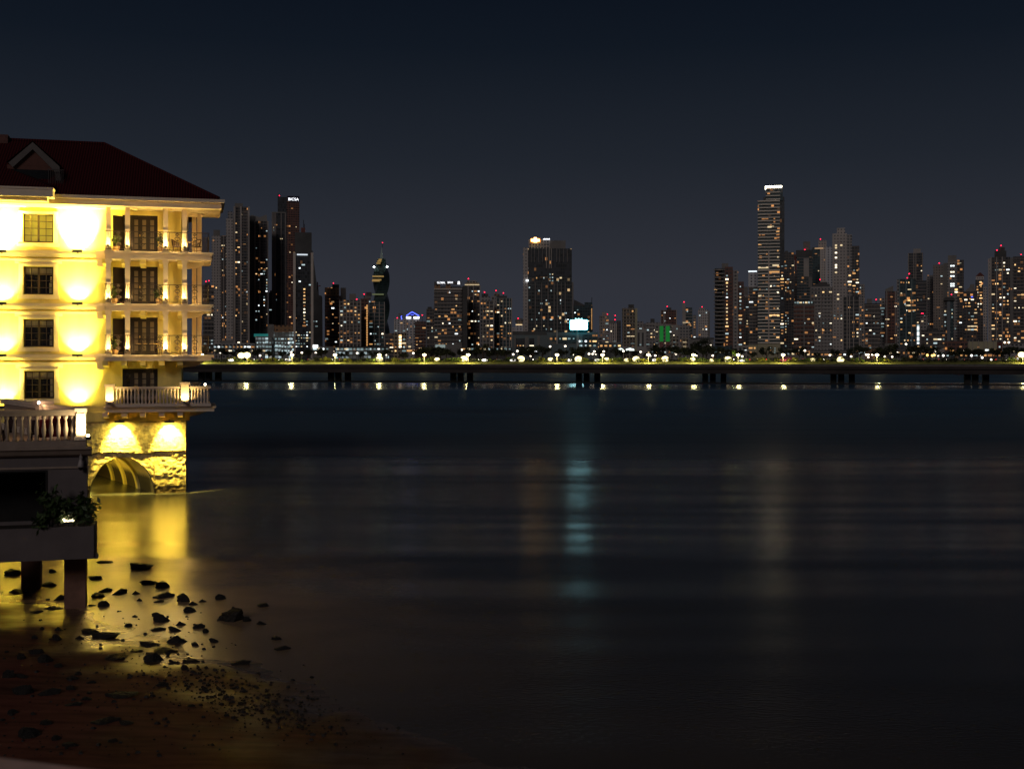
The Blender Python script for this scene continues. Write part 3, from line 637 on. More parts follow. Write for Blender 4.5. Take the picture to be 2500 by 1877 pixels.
MB().ball((xl, -.64, zl + .03), .055, .055, .05).build('uplight_bulb', M_up, pp)
lamp('post_light', 'SPOT', pav, (xl + .02, -.66, zl + .10), ((xpl + xpr) / 2, -.3, zl + .75), 330, (1, .84, .42), spot_size=R(150), spot_blend=.9, shadow_soft_size=.04)
# balustrade along the receding seaward edge of the terrace
dirv = Vector((-math.sin(R(20.5)), math.cos(R(20.5)), 0)); p0 = Vector(((xpl + xpr) / 2, .35, 0)); Ls = 12.0
def side_box(b, t0, t1, w0, w1, z0, z1):
    nrm = Vector((dirv.y, -dirv.x, 0)); c = [p0 + dirv * t + nrm * w for t, w in ((t0, w0), (t0, w1), (t1, w1), (t1, w0))]
    b.hexa([(v.x, v.y, z0) for v in c] + [(v.x, v.y, z1) for v in c])
b = MB(); side_box(b, 0, Ls, -.17, .17, zb2, zb3); side_box(b, 0, Ls, -.13, .13, zb2 - .1, zb2 - .003); side_box(b, 0, Ls, -.15, .15, zb0, zb1)
sb = b.build('side_balustrade', M_balus, pav)
for k in range(46):
    v = p0 + dirv * (.3 + k * .25); baluster(v.x, v.y, zb1, sb, bm2)
mt = 5.3; b = MB(); side_box(b, mt - .3, mt + .3, -.22, .22, zb0, zt - .1); side_box(b, mt - .38, mt + .38, -.3, .3, zt - .1, zt + .02); sp_ = b.build('balustrade_post', M_balus, sb)
gl = p0 + dirv * (mt - .5) + Vector((dirv.y, -dirv.x, 0)) * -.32
gy = gl.y; gx, gz = q(94.5, 983, gy)
MB().ball((gx, gy, gz), .05, .05, .06).build('globe_lamp', em('white_globe', (1, .9, .75), 9), sp_)
lamp('globe_light', 'POINT', pav, (gx + .02, gy - .3, gz - .05), (0, 0, 0), 9, (1, .62, .30), shadow_soft_size=.1)
lamp('globe_light', 'POINT', pav, (px_(25, 3), 3.2, zb3 + 1.0), (0, 0, 0), 55, (1, .55, .24), shadow_soft_size=.15)
# posts under the pavilion
def pav_post(pa, pb_, pbot, z0):
    # stands where its foot meets the sand
    g = ground((pa + pb_) / 2, pbot, z0); lx = PF.c * (g.x - PF.x) + PF.s * (g.y - PF.y); ly = -PF.s * (g.x - PF.x) + PF.c * (g.y - PF.y)
    hw = (pb_ - pa) / 2 * g.y / F * .96
    MB().box(lx - hw, lx + hw, ly - .1, ly + hw * 1.6, z0 - .6, zpl - .28).build('post', pm('brown_post', (.20, .10, .07), .8, .25, 2), pav)
pav_post(158, 209, 1470, .2); pav_post(53, 98, 1431, .1); pav_post(-60, -8, 1470, .2)
# planter box in front
yp = -1.1; xpe = px_(229, yp); zp1, zp0 = pz_(110, 1288.5, yp), pz_(110, 1368, yp)
plt = MB().box(XLp, xpe, yp, yp + .12, zp0, zp1).box(xpe - .12, xpe, yp + .12, .3, zp0, zp1).box(XLp, xpe - .12, yp + .12, .9, zp0, zp0 + .15).box(XLp, xpe - .12, .78, .9, zp0 + .15, zp1).build('planter', M_grey, pav)
MB().box(XLp, xpe - .13, yp + .125, .775, zp0 + .9, zp1 - .12).build('soil', pm('soil', (.03, .02, .015), .95), plt)
fx, fz = q(168, 1271, yp + .35)
fl = MB().box(fx - .16, fx + .16, yp + .3, yp + .42, fz - .12, fz - .02).box(fx - .02, fx + .02, yp + .33, yp + .38, zp1 - .2, fz - .12).build('planter_light', M_fix, plt)
MB().hexa([(fx - .15, yp + .31, fz - .018), (fx + .15, yp + .31, fz - .018), (fx + .15, yp + .41, fz - .018), (fx - .15, yp + .41, fz - .018), (fx - .2, yp + .36, fz + .07), (fx + .2, yp + .36, fz + .05), (fx + .2, yp + .46, fz + .05), (fx - .2, yp + .46, fz + .07)]).build('light_lens', em('planter_lens', (1, .85, .5), 8), fl)
lamp('planter_spot', 'POINT', pav, (fx, yp + .45, fz + .16), (0, 0, 0), 3.2, (1, .82, .45), shadow_soft_size=.06)
MB().prism([(xpe + .003, zp1 - .95), (xpe + .1, zp1 - .97), (xpe + .13, zp1 - 1.06), (xpe + .13, zp1 - 1.12), (xpe + .003, zp1 - 1.12)], yp + .1, yp + .4).build('spout', M_grey, plt)
def shrub(px, py, yl, h, r, label, name='planter_shrub', n=120, ls=.15):
    x, z = q(px, py, yl); t = thing(name, label, 'shrub', PF.world(x, yl, z))
    b = MB(); g = random.Random(int(px * 7 + py)); br = MB()
    stems = [(g.uniform(-r, r), g.uniform(-r, r) * .5, h * g.uniform(.6, 1)) for _ in range(6)]
    for sx, sy, sh in stems: br.tube([(0, 0, -.25), (sx * .5, sy * .5, sh * .5), (sx, sy, sh)], [.02, .014, .006], 4)
    for _ in range(n):
        sx, sy, sh = g.choice(stems); f = g.uniform(.3, 1.05); c = Vector((sx * f + g.gauss(0, .09), sy * f + g.gauss(0, .08), sh * f + g.gauss(0, .06)))
        u = Vector((g.gauss(0, 1), g.gauss(0, 1), g.gauss(0, .7))).normalized() * ls; w = u.cross(Vector((g.gauss(0, 1), g.gauss(0, 1), 1))).normalized() * ls * .4
        b.quad(c - u, c + w, c + u, c - w)
    b.build('leaves', M_leaf, t); br.build('stems', pm('bark', (.06, .04, .03), .9), t)
shrub(125, 1289, yp + .45, 1.5, .5, 'tallest dark shrub in the planter beside the black opening', n=170)
shrub(152, 1288, yp + .5, 1.0, .4, 'low shrub in the planter left of its small floodlight')
shrub(188, 1288, yp + .4, 1.25, .45, 'dark bushy shrub in the planter right of its small floodlight', n=160)
shrub(212, 1287, yp + .3, 1.15, .35, 'bright green shrub hanging over the end of the planter', n=120)
shrub(97, 1296, yp + .1, .55, .35, 'small drooping plant over the front of the planter', n=80)
# security camera on the wall
xcam, zcam = q(197, 1125, -.25)
cct = thing('security_camera', 'white dome security camera on the dark pavilion wall', 'camera', PF.world(xcam, -.25, zcam), PF.rz)
b = MB(); b.box(-.05, .05, .12, .245, .05, .25).tube([(0, .12, .18), (0, 0, .22), (0, 0, .1)], .025, 6); b.build('bracket', pm('white_plastic', (.3, .26, .25), .5), cct)
MB().lathe([(.03, .1), (.06, .02), (.1, -.14), (.105, -.2), (.09, -.22)], n=12).build('housing', pm('white_plastic', (.3, .26, .25), .5), cct, smooth=True); MB().ball((0, 0, -.24), .085, .085, .09).build('dome', pm('smoked_dome', (.01, .01, .01), .1), cct)
# terrace furniture seen between the balusters
M_red = pm('dark_red_cloth', (.20, .012, .018), .9, .3, 6); M_dk = pm('dark_cloth', (.03, .012, .012), .9, .3, 6)
zfl = zpc
def terr(pa, pb_, pt, yl, m, label, kind):
    x0, x1 = px_(pa, yl), px_(pb_, yl); zt_ = pz_((pa + pb_) / 2, pt, yl); w = (x1 - x0) / 2
    t = thing(kind, label, 'table' if kind == 'draped_table' else 'chair', PF.world((x0 + x1) / 2, yl, zfl), PF.rz)
    if kind == 'draped_table':
        h = zt_ - zfl; b = MB(); n = 28; b.lathe([(w * .92, h), (w, h - .04)], n=n)
        k = len(b.v)
        for i in range(n):
            a = 2 * math.pi * i / n
            for r_, z_ in ((w, h - .04), (w * (1.0 + .08 * math.sin(5 * a)), h * .28)): b.v.append((r_ * math.cos(a), r_ * math.sin(a), z_))
        for i in range(n): j = (i + 1) % n; b.f.append((k + 2 * i, k + 2 * i + 1, k + 2 * j + 1, k + 2 * j))
        b.build('tablecloth', m, t); MB().lathe([(.25, 0), (.05, .05), (.05, h - .05)], n=8).build('pedestal', M_iron, t)
    else:
        h = zt_ - zfl
        MB().box(-w, w, -.25, .25, h * .42, h * .5).build('seat', m, t); MB().hexa([(-w, .2, h * .5 + .002), (w, .2, h * .5 + .002), (w, .27, h * .5 + .002), (-w, .27, h * .5 + .002), (-w * .9, .3, h), (w * .9, .3, h), (w * .9, .36, h), (-w * .9, .36, h)]).build('backrest', m, t)
        for sx in (-1, 1):
            for sy in (-.2, .2): MB().box(sx * w * .85 - .03, sx * w * .85 + .03, sy - .03, sy + .03, 0, h * .42).build('leg', M_iron, t)
terr(8, 38, 1012, 1.3, M_dk, 'dark cushioned chair at the left end of the near terrace', 'terrace_chair')
terr(74, 92, 1026, 1.1, M_dk, 'dark chair near the middle of the near terrace balustrade', 'terrace_chair')
terr(95, 125, 1024, 1.4, M_red, 'dark red draped table on the near terrace, left of the larger one', 'draped_table')
terr(118, 168, 1010, 1.0, M_red, 'large dark red draped table behind the lit terrace post', 'draped_table')
# near parapet at the viewer's feet, running out of the picture
pr = thing('stone_parapet', 'blurred pale stone parapet in the near corner of the view', 'parapet', (-1.4, 3.245, 0), math.atan2(-.093, .286))
MB().box(-4, 1.6, -.5, 0, 7.72, 7.9).build('coping', pm('lamplit_stone', (.74, .47, .38), .85, .2, 6), pr)  # colour raised to stand in for a street lamp's light on the stone
MB().box(-4, 1.55, -.45, -.05, .5, 7.715).build('wall', pm('lamplit_stone', (.74, .47, .38), .85, .2, 6), pr)

# ------------------------------------------------------------------ rocks on the shore
def rock_mesh(g, flat, jag):
    me = bpy.data.meshes.new('rock'); 
    import bmesh
    bm_ = bmesh.new(); bmesh.ops.create_icosphere(bm_, subdivisions=4, radius=1)
    o = Vector((g.uniform(-50, 50), g.uniform(-50, 50), g.uniform(-50, 50)))
    pls = [(Vector((g.gauss(0, 1), g.gauss(0, 1), g.gauss(.4, .8))).normalized(), g.uniform(.38, .75)) for _ in range(12)]
    for v in bm_.verts:
        p = v.co.normalized(); r = 1 + .22 * noise.noise(p * 1.3 + o)
        p2 = p * r
        for nrm, d in pls:
            dd = p2.dot(nrm)
            if dd > d: p2 -= nrm * (dd - d) * .97
        p2 += p * (.10 * noise.noise(p * 3.1 + o) + jag * noise.noise(p * 8 + o))
        v.co = p2
    bm_.to_mesh(me); bm_.free(); me.materials.append(M_rock)
    for p in me.polygons: p.use_smooth = False
    return me
ROCKS = [  # x, foot y, width, height in the enlarged view; note
(945,140,185,72,'smooth dark boulder standing furthest out in the lit water'),(700,95,110,25,'low flat rock awash beside the planter corner'),(345,160,60,35,0),(635,205,110,42,'rounded wet rock just behind the front pavilion post'),(330,250,120,46,'broad rock in the water between the two pavilion posts'),
(395,345,75,60,'angular rock against the left side of the front pavilion post'),(705,290,80,48,0),(800,305,100,58,'rough round rock glistening in the brightest water'),(915,305,60,36,0),(650,330,130,38,'long jagged rock right of the front post foot'),(690,390,92,52,'craggy rock just right of the front post foot'),
(940,350,42,28,0),(1000,240,130,45,'low wedge rock below the far smooth boulder'),(1085,262,110,50,0),(1095,330,130,58,'knobbly cluster rock in the middle of the rocky shallows'),(1065,358,70,20,0),(1225,355,120,75,'sharp pointed pyramid rock in the middle shallows'),(1300,378,70,38,0),(1365,358,60,30,0),
(1475,340,90,50,'lone tilted wedge rock out in the dim water'),(1770,388,90,38,'outermost small rock at the right edge of the rocks'),(1265,428,100,55,'pointed rock below the pyramid rock'),(1075,490,150,85,'big squat boulder at the edge of the lit sand'),(1545,490,235,115,'largest barnacle crusted boulder in the dim shallows'),
(1660,490,80,40,0),(1755,510,80,34,0),(1215,515,75,42,0),(1335,535,78,58,'steep sided rock left of the barnacled boulder'),(1060,550,95,36,0),(1170,555,105,46,0),(1385,565,55,36,0),(1190,635,155,72,'slab sided block with a bright top edge'),(1000,655,170,36,'long flat slab left of the slab sided block'),
(1440,630,70,44,0),(1310,650,80,30,0),(1855,612,90,30,0),(1900,680,100,42,'pale wet rock at the far right of the shallows'),(390,550,60,38,0),(280,545,35,25,0),(375,615,80,60,'dark angular block reflected in the wet sand'),(225,605,55,34,0),(590,570,150,42,0),(700,605,230,58,'long ridge of rock lying across the lit sand'),
(535,608,70,34,0),(235,705,115,52,0),(750,745,180,36,'jagged flat reef of stones on the lit sand'),(1015,760,140,68,'peaked rock heap on the gleaming sand'),(905,695,110,20,0),(1100,705,190,25,'thin flat ledge on the gleaming sand'),(1160,768,60,32,0),(1270,762,150,25,0),(1610,780,130,45,'low dark rock at the waters dim edge'),
(1240,815,70,40,'neat triangular stone on the gleaming sand'),(1085,925,80,50,'round stone with a bright glint beside it'),(1380,955,65,44,'lone lump of rock on the dull wet sand'),(135,745,80,52,0),(290,765,110,62,'broad black rock on the left sand'),(390,795,70,42,0),(40,870,110,72,'black rock at the left edge of the picture'),(145,870,90,40,0),
(140,980,155,105,'largest black boulder on the left sand'),(315,985,140,72,'black rock heap beside the largest left boulder'),(470,880,100,28,0),(800,1005,270,40,'long low black reef on the dark sand'),(465,950,90,40,0),(520,850,60,30,0),(610,905,60,30,'pale topped stone on the dark sand'),(700,1175,180,50,'broad flat stain of rock low on the dark sand'),
(840,1185,140,30,0),(165,1270,180,80,'large black rock low at the left edge'),(300,1185,100,35,0),(450,1330,140,30,'flat shiny stone nearest the parapet'),(370,1290,70,42,'small rounded stone left of the flat shiny stone'),(755,1300,80,36,0),(480,1055,120,25,0),(1290,1060,60,22,0),(580,1020,90,35,0),
(620,385,60,18,0),(345,410,140,32,0),(240,430,100,22,0),(320,345,36,20,0),(75,1110,80,32,0),(860,525,80,25,0),(910,460,50,24,0),(1130,725,40,26,0),(120,170,60,40,0),(60,180,130,60,'dark rock half hidden under the pavilion'),(100,300,160,40,'black shelf of rock left under the pavilion')]
g = random.Random(3); marks = []
for zx, zy, w, h, lab in ROCKS:
    if lab: marks.append((zx, zy, lab))
rmeshes = [rock_mesh(g, 0, .02) for _ in range(9)]; rbarn = rock_mesh(g, 0, .07)
seen_l = {}
for i, (zx, zy, w, h, lab) in enumerate(ROCKS):
    px, py = zx * .3617, 1340 + zy * .3617
    p = ground(px, py, 0.0)
    for _ in range(3): p = ground(px, py, max(0, beach_h(p.x, p.y)))
    s = p.y / F * .3617; hw = w * s / 2; hh = h * s * .8
    if not lab:
        m = min(marks, key=lambda k: (k[0] - zx) ** 2 + (k[1] - zy) ** 2); dx, dy = zx - m[0], zy - m[1]
        way = ('right' if dx > 0 else 'left') if abs(dx) > abs(dy) else ('in front' if dy > 0 else 'behind')
        shp = 'small' if w < 75 else ('flat' if h < .35 * w else 'dark')
        lab = ' '.join((shp + ' rock ' + way + ' of the ' + m[2]).split()[:16])
        seen_l[lab] = seen_l.get(lab, 0) + 1
        if seen_l[lab] > 1: lab = ' '.join(('another ' + lab).split()[:16])
    o = tag(link('rock', rbarn if w == 235 else rmeshes[g.randrange(9)], None, (p.x, p.y + hw * .4, p.z + hh * .12)), lab, 'rock', 'rocks on the shore')
    o.scale = (hw * 1.22, hw * .85, hh * 1.0); o.rotation_euler = (g.uniform(-.12, .12), g.uniform(-.12, .12), g.uniform(-.5, .5))
b = MB()                                                          # shingle and weed scattered over the wet sand
for k in range(1250):
    if k < 900: t_ = g.gauss(0, 1); zx = 1650 + 380 * g.gauss(0, 1); zy = 1010 + (zx - 1650) * .28 + 95 * g.gauss(0, 1)
    else: zx = g.uniform(-20, 1600); zy = g.uniform(420, 1400)
    if zy < 600 and k >= 1000 and g.random() < .5: continue
    px, py = zx * .3617, 1340 + zy * .3617
    if py < 1450 or py > 1900: continue
    p = ground(px, py, 0.0)
    for _ in range(2): p = ground(px, py, max(0, beach_h(p.x, p.y)))
    r_ = min(.075, .012 + g.expovariate(48)); a = g.uniform(0, 3.14)
    b.hexa([(p.x + r_ * x_ * math.cos(a) - r_ * y_ * .7 * math.sin(a), p.y + r_ * x_ * math.sin(a) + r_ * y_ * .7 * math.cos(a), p.z + z_) for x_, y_, z_ in ((-1, -1, -.02), (1, -.8, -.02), (1.1, 1, -.02), (-.9, 1, -.02), (-.5, -.5, r_ * .55), (.5, -.4, r_ * .75), (.6, .6, r_ * .6), (-.4, .5, r_ * .8))])
tag(b.build('shingle', M_rock), kind='stuff')

# ------------------------------------------------------------------ the sea viaduct
via = thing('sea_viaduct', 'long low dark concrete road viaduct standing on piles in the bay', 'bridge', (0, 0, 0))
def vy(px): return 401 + (348 - 401) * (px - 430) / 2070.0       # the viaduct comes a little nearer to the right
pA, pB = at(-500, 865, vy(-500)), at(3000, 865, vy(3000)); vd = Vector((pB.x - pA.x, pB.y - pA.y, 0)).normalized(); vn = Vector((vd.y, -vd.x, 0))
def vbox(b, P, t0, t1, w0, w1, z0, z1):
    c = [P + vd * t + vn * w for t, w in ((t0, w0), (t1, w0), (t1, w1), (t0, w1))]
    c = [c[3], c[2], c[1], c[0]]
    b.hexa([(v.x, v.y, z0) for v in c] + [(v.x, v.y, z1) for v in c])
Lv = (pB - pA).length; P0 = Vector((pA.x, pA.y, 0))
b = MB(); vbox(b, P0, 0, Lv, -14, 0, 4.55, 5.42); vbox(b, P0, 0, Lv, -13.2, -.5, 3.5, 4.547); vbox(b, P0, 0, Lv, -.45, -.25, 3.12, 3.497); vbox(b, P0, 0, Lv, -12.8, -3.0, 3.05, 3.49)
b.build('deck', pm('stained_deck_concrete', (.036, .026, .024), .85, .35, .15), via)
b = MB(); vbox(b, P0, 0, Lv, -.12, .06, 5.423, 5.5); b.build('kerb', pm('kerb_concrete', (.30, .22, .18), .8, .2, .3), via)
b = MB(); vbox(b, P0, 0, Lv, -3.5, .6, -.2, .26); b.build('waterline_strip', pm('waterline_black', (.012, .011, .010), .8), via)  # black strip added for a dark line along the waterline
M_pile = pm('pile_concrete', (.022, .02, .02), .85, .3, .5)
for px in (140, 470 + 20, 808, 1108, 1418, 1728, 2043, 2372, 2700):
    Yp = vy(px); k = Yp / F
    P = Vector(((px - CX) * k, Yp, 0)); P = P + vn * -.8
    b = MB(); vbox(b, P, -5.2, 3.2, -9, .9, 3.55, 4.3); vbox(b, P, -4.2, 2.2, -9, .85, 2.95, 3.547); b.build('pier_cap', M_pile, via)
    for off in ((-7, 12, 38) if px > 1300 else (-5, 12.5, 36)):
        c = Vector(((px + off - CX) * k, Yp, 0)) + vn * -1.4
        b = MB(); vbox(b, c, -.86, .86, -1.7, 0, -1, 2.95); b.build('pile', M_pile, via)

# ------------------------------------------------------------------ the skyline
GZ = 5.0
ST = {  # facades: wall, glass, storey height, bay, window openings, share lit, warm share
 'conc':   facade('concrete_facade', (.41, .36, .34), (.03, .03, .035), 3.6, 3.4, (.3, .7), (.35, .75), .035, .7, 1.2),
 'pink':   facade('pale_facade', (.48, .43, .41), (.04, .04, .05), 3.4, 2.6, (.25, .75), (.35, .8), .04, .5, 1.2),
 'grey':   facade('grey_facade', (.20, .18, .175), (.02, .022, .026), 3.4, 3.2, (.2, .8), (.3, .8), .07, .55, 1.3),
 'dark':   facade('dark_facade', (.085, .072, .068), (.012, .013, .016), 3.4, 3.2, (.12, .88), (.28, .9), .09, .62, 1.4),
 'black':  facade('black_glass_facade', (.045, .043, .045), (.012, .013, .016), 3.8, 2.4, (.06, .94), (.1, .94), .018, .55, .9),
 'office': facade('office_glass_facade', (.06, .06, .06), (.010, .012, .014), 3.8, 3.0, (.08, .92), (.2, .92), .12, .15, 1.5),
 'teal':   facade('teal_glass_facade', (.045, .06, .065), (.008, .016, .020), 3.5, 3.2, (.08, .92), (.22, .92), .07, .55, 1.4),
 'brown':  facade('red_brown_facade', (.115, .055, .045), (.018, .012, .012), 3.5, 3.4, (.12, .88), (.3, .88), .05, .75, 1.2),
 'tan':    facade('tan_grid_facade', (.24, .185, .13), (.02, .016, .014), 3.4, 3.0, (.14, .86), (.25, .85), .05, .8, 1.2),
 'brick':  facade('orange_lit_brick', (.30, .11, .06), (.03, .02, .015), 3.4, 3.6, (.25, .75), (.3, .75), .18, .95, 1.2),
 'garage': facade('lit_garage', (.12, .12, .11), (.10, .10, .10), 3.2, 3.0, (.1, .9), (.25, .85), .62, .02, 1.6),
 'warmlit':facade('warm_lit_facade', (.33, .29, .20), (.06, .05, .03), 3.4, 2.6, (.2, .8), (.3, .8), .30, .8, .5),
 'plain':  pm('plain_concrete', (.21, .19, .18), .85, .2, .05), 'plainlt': pm('plain_pale_concrete', (.36, .32, .30), .85, .15, .05),
 'plaindk':pm('plain_dark', (.085, .08, .08), .85, .3, .05), 'beige': pm('beige_podium', (.42, .37, .25), .85, .08, .05), 'reddark': pm('dark_red_wall', (.16, .05, .04), .85, .2, .05),
 'white':  facade('white_facade', (.52, .50, .52), (.03, .03, .04), 3.4, 4.2, (.35, .75), (.25, .8), .05, .3, 1.2),
}
M_slab = pm('slab_edge', (.36, .31, .285), .8, .2, .05); M_slabd = pm('dark_slab_edge', (.24, .205, .195), .8, .2, .05); M_slabl = pm('pale_slab_edge', (.58, .49, .43), .8, .15, .05); M_slabt = pm('teal_slab_edge', (.17, .215, .225), .8, .2, .05)
SL = {'slab': M_slab, 'dark': M_slabd, 'pale': M_slabl, 'teal': M_slabt, 'tall': pm('white_slab_edge', (.80, .70, .60), .8, .12, .05)}
WINC = [em('window_amber', (1, .50, .17), .7), em('window_amber_bright', (1, .60, .25), 1.5), em('window_cream', (1, .76, .44), .8), em('window_cream_bright', (1, .86, .62), 1.9), em('window_cool', (.72, .95, 1.0), .6), em('window_white_bright', (.88, .98, 1.0), 1.8), em('window_dim', (1, .42, .14), .3), em('window_dim_cool', (.55, .8, .85), .22)]
WMESH = [MB().box(-.5, .5, -.06, .10, -.5, .5).mesh('lit_window', m) for m in WINC]
M_red = em('beacon_red', (1, .015, .06), 5)
beac = MB().ball((0, 0, 0), 1, 1, 1, 8, 5).mesh('beacon', M_red)
class Tower:
    def __init__(s, name, label, cat, x0, x1, D, group=None):
        s.D = D; s.xc = (x0 + x1) / 2; a = math.atan2(s.xc - CX, F); s.cos = math.cos(a); s.k = D / F
        p = at(s.xc, CY, D); s.o = thing(name, label, cat, (p.x, p.y, GZ), -a, group)
    def x(s, px): return (px - s.xc) * s.k * s.cos
    def z(s, py, fwd=0): return EYE + (CY - py) * s.k - GZ
    def box(s, name, x0, x1, top, style, bottom=None, front=0.0, depth=22.0, parent=None):
        z0 = 0 if bottom is None else s.z(bottom)
        m = ST[style] if isinstance(style, str) else style
        return MB().box(s.x(x0), s.x(x1), front, front + depth, z0, s.z(top)).build(name, m, parent or s.o)
    def slabs(s, x0, x1, top, bottom, step, mat, proud=.7, h=.75, side=True, name='balcony_slabs', bulge=0):
        b = MB(); z = s.z(bottom) if bottom else step; a, c = s.x(x0), s.x(x1)
        while z < s.z(top) - .5:
            if bulge:
                n = 8; poly = [(a + (c - a) * i / n, -proud - bulge * math.sin(math.pi * i / n)) for i in range(n + 1)] + [(c, -.01), (a, -.01)]
                k = len(b.v); m_ = len(poly)
                b.v += [(x_, y_, z) for x_, y_ in poly] + [(x_, y_, z + h) for x_, y_ in poly]
                b.f += [tuple(range(k, k + m_)), tuple(range(k + 2 * m_ - 1, k + m_ - 1, -1))] + [(k + (i + 1) % m_, k + i, k + m_ + i, k + m_ + (i + 1) % m_) for i in range(m_)]
            else: b.box(a - (.3 if side else -.05), c + (.3 if side else -.05), -proud, (12 if side else -.01), z, z + h)
            z += step
        if side: b.box((a + c) / 2 - .5, (a + c) / 2 + .5, 4, 5, step, s.z(top) - 1)      # hidden spine joining the slabs inside the body
        return b.build(name, SL[mat] if mat in SL else mat, s.o)
    def pilasters(s, xs, top, bottom, mat, w=.9, proud=.9, front=0, name='pilasters'):
        b = MB()
        for px in xs: b.box(s.x(px) - w / 2, s.x(px) + w / 2, front - proud, front - .01, 0 if bottom is None else s.z(bottom), s.z(top))
        return b.build(name, SL[mat] if mat in SL else mat, s.o)
    def beacon(s, px, py, r=1.3, base=None):
        z = s.z(py); o = link('beacon', beac, s.o, (s.x(px), 4, z)); rr = max(.5, r * s.k * .95); o.scale = (rr, rr, rr)
        zb = s.z(base if base else py + 9)
        MB().tube([(s.x(px), 4, zb), (s.x(px), 4, z)], .25, 4).build('mast', M_iron, s.o)
    def windows(s, n, x0, x1, y0, y1, warm=.65, seed=0, bay=3.2, fh=3.5, front=0, wide=.3):
        g = random.Random(seed * 131 + int(x0)); a, c = s.x(x0), s.x(x1); z0, z1 = s.z(y1), s.z(y0)
        nb = max(1, int((c - a) / bay)); nf = max(1, int((z1 - z0) / fh)); bw = (c - a) / nb
        cells = [(i, j) for i in range(nb) for j in range(nf)]; g.shuffle(cells); cells = cells[:max(1, int(n * .62))]
        for i, j in cells:
            t = g.random(); k = (g.choice((0, 0, 0, 1, 2, 2, 3, 6, 6, 6)) if t < warm else g.choice((4, 4, 5, 7, 7, 7, 2)))
            o = link('lit_window', WMESH[k], s.o, (a + bw * (i + .5), front - .05, z0 + fh * j + fh * .58))
            sx = bw * (.9 if g.random() < wide * .7 else g.uniform(.3, .6)); o.scale = (sx, 1, fh * g.uniform(.26, .44))
def simple(kind, lab, cat, x0, x1, top, D, style, n=14, warm=.65, extra=(), beacons=(), slab=None, pil=None, depth=22, group=None, bot=862, bay=3.2):
    t = Tower(kind, lab, cat, x0, x1, D, group)
    t.box('body', x0, x1, top, style, depth=depth)
    if slab: t.slabs(x0, x1, top, None, slab[1], slab[0])
    if pil: t.pilasters(pil[1], top, None, pil[0])
    t.windows(n, x0 + .5, x1 - .5, top + 3, bot, warm, seed=int(top), bay=bay)
    for e in extra:                                             # (name, x0, x1, top, style, bottom, front)
        t.box(e[0], e[1], e[2], e[3], e[4], e[5], e[6], depth - 2 - e[6] if e[5] is not None else depth)
    for bx in beacons: t.beacon(*bx)
    return t
AT, OT = 'apartment_tower', 'office_tower'
# --- left cluster
simple(OT, 'dark stripe-floored block half hidden behind the hotel balconies', 'office tower', 496, 522, 697, 1150, 'dark', 12, .6, [('penthouse', 500, 513, 690, 'plaindk', 697.2, 3)], [(503, 687), (510, 685)], ('slab', 4.4))
t = simple(AT, 'tall pinkish concrete tower just right of the hotel balconies', 'apartment tower', 517, 539, 576, 1500, 'conc', 7, .7, [('penthouse', 521, 537, 561, 'plain', 576.2, 2), ('wing', 539.05, 559, 575, 'dark', None, 1.5)])
t.windows(34, 539.5, 558.5, 580, 860, .7, 5, front=1.5); t.pilasters([539.5, 546, 553, 558.5], 575.3, None, 'slab', 1.0, .8, 1.5)
t = simple(AT, 'tallest stepped concrete apartment tower of the left cluster', 'apartment tower', 572.05, 608, 505, 1400, 'dark', 44, .82, [('wing', 552, 569, 535, 'conc', None, -1), ('core', 569.05, 572, 522, 'plain', None, 1), ('penthouse', 573, 593, 496, 'plain', 505.2, 3), ('penthouse', 556, 568, 517, 'grey', 535.2, 3)])
t.pilasters([572.5, 588, 607], 504.6, None, 'slab', 2.2, 1.2); t.slabs(589.5, 606, 510, None, 3.5, 'dark', .6, .7, False)
t = simple(AT, 'dark apartment tower with curved crown beside the tallest left one', 'apartment tower', 622, 655, 540, 1450, 'dark', 52, .5, [('wing', 608.05, 621.9, 528, 'plaindk', None, 1)], bay=2.8)
b = MB(); b.prism([(t.x(609), t.z(528) + .02), (t.x(615), t.z(525)), (t.x(634), t.z(530)), (t.x(651), t.z(523)), (t.x(652.5), t.z(540) + .02), (t.x(609), t.z(540) + .02)], 3, 8); b.build('crown', ST['plain'], t.o)
t.pilasters([622.5, 634.5, 654], 540.4, None, 'slab', 1.2, .9); MB().box(t.x(620), t.x(656), -1.6, -.1, t.z(822), t.z(815)).build('teal_lit_band', em('teal_glow', (.05, .45, .42), .25), t.o)
simple('hotel_block', 'narrow framed block between the curved crown tower and the sign tower', 'office tower', 656, 671, 714, 1500, 'black', 5, .5, [('penthouse', 659, 666, 709, 'plain', 714.2, 2)], pil=('slab', [656.5, 671]))
t = simple(OT, 'tallest dark tower with white lettered sign at its top', 'office tower', 700.05, 731, 479, 1800, 'brown', 30, .9, [('wing', 678, 700, 482, 'black', None, .5), ('penthouse', 678, 681, 474, 'plaindk', 482.2, 4)], [(682, 478, 1.2, 482)], bay=3.0)
MB().box(t.x(701), t.x(730.5), -.5, -.06, t.z(493), t.z(479.3)).build('sign_panel', pm('sign_navy', (.02, .02, .05), .6), t.o)
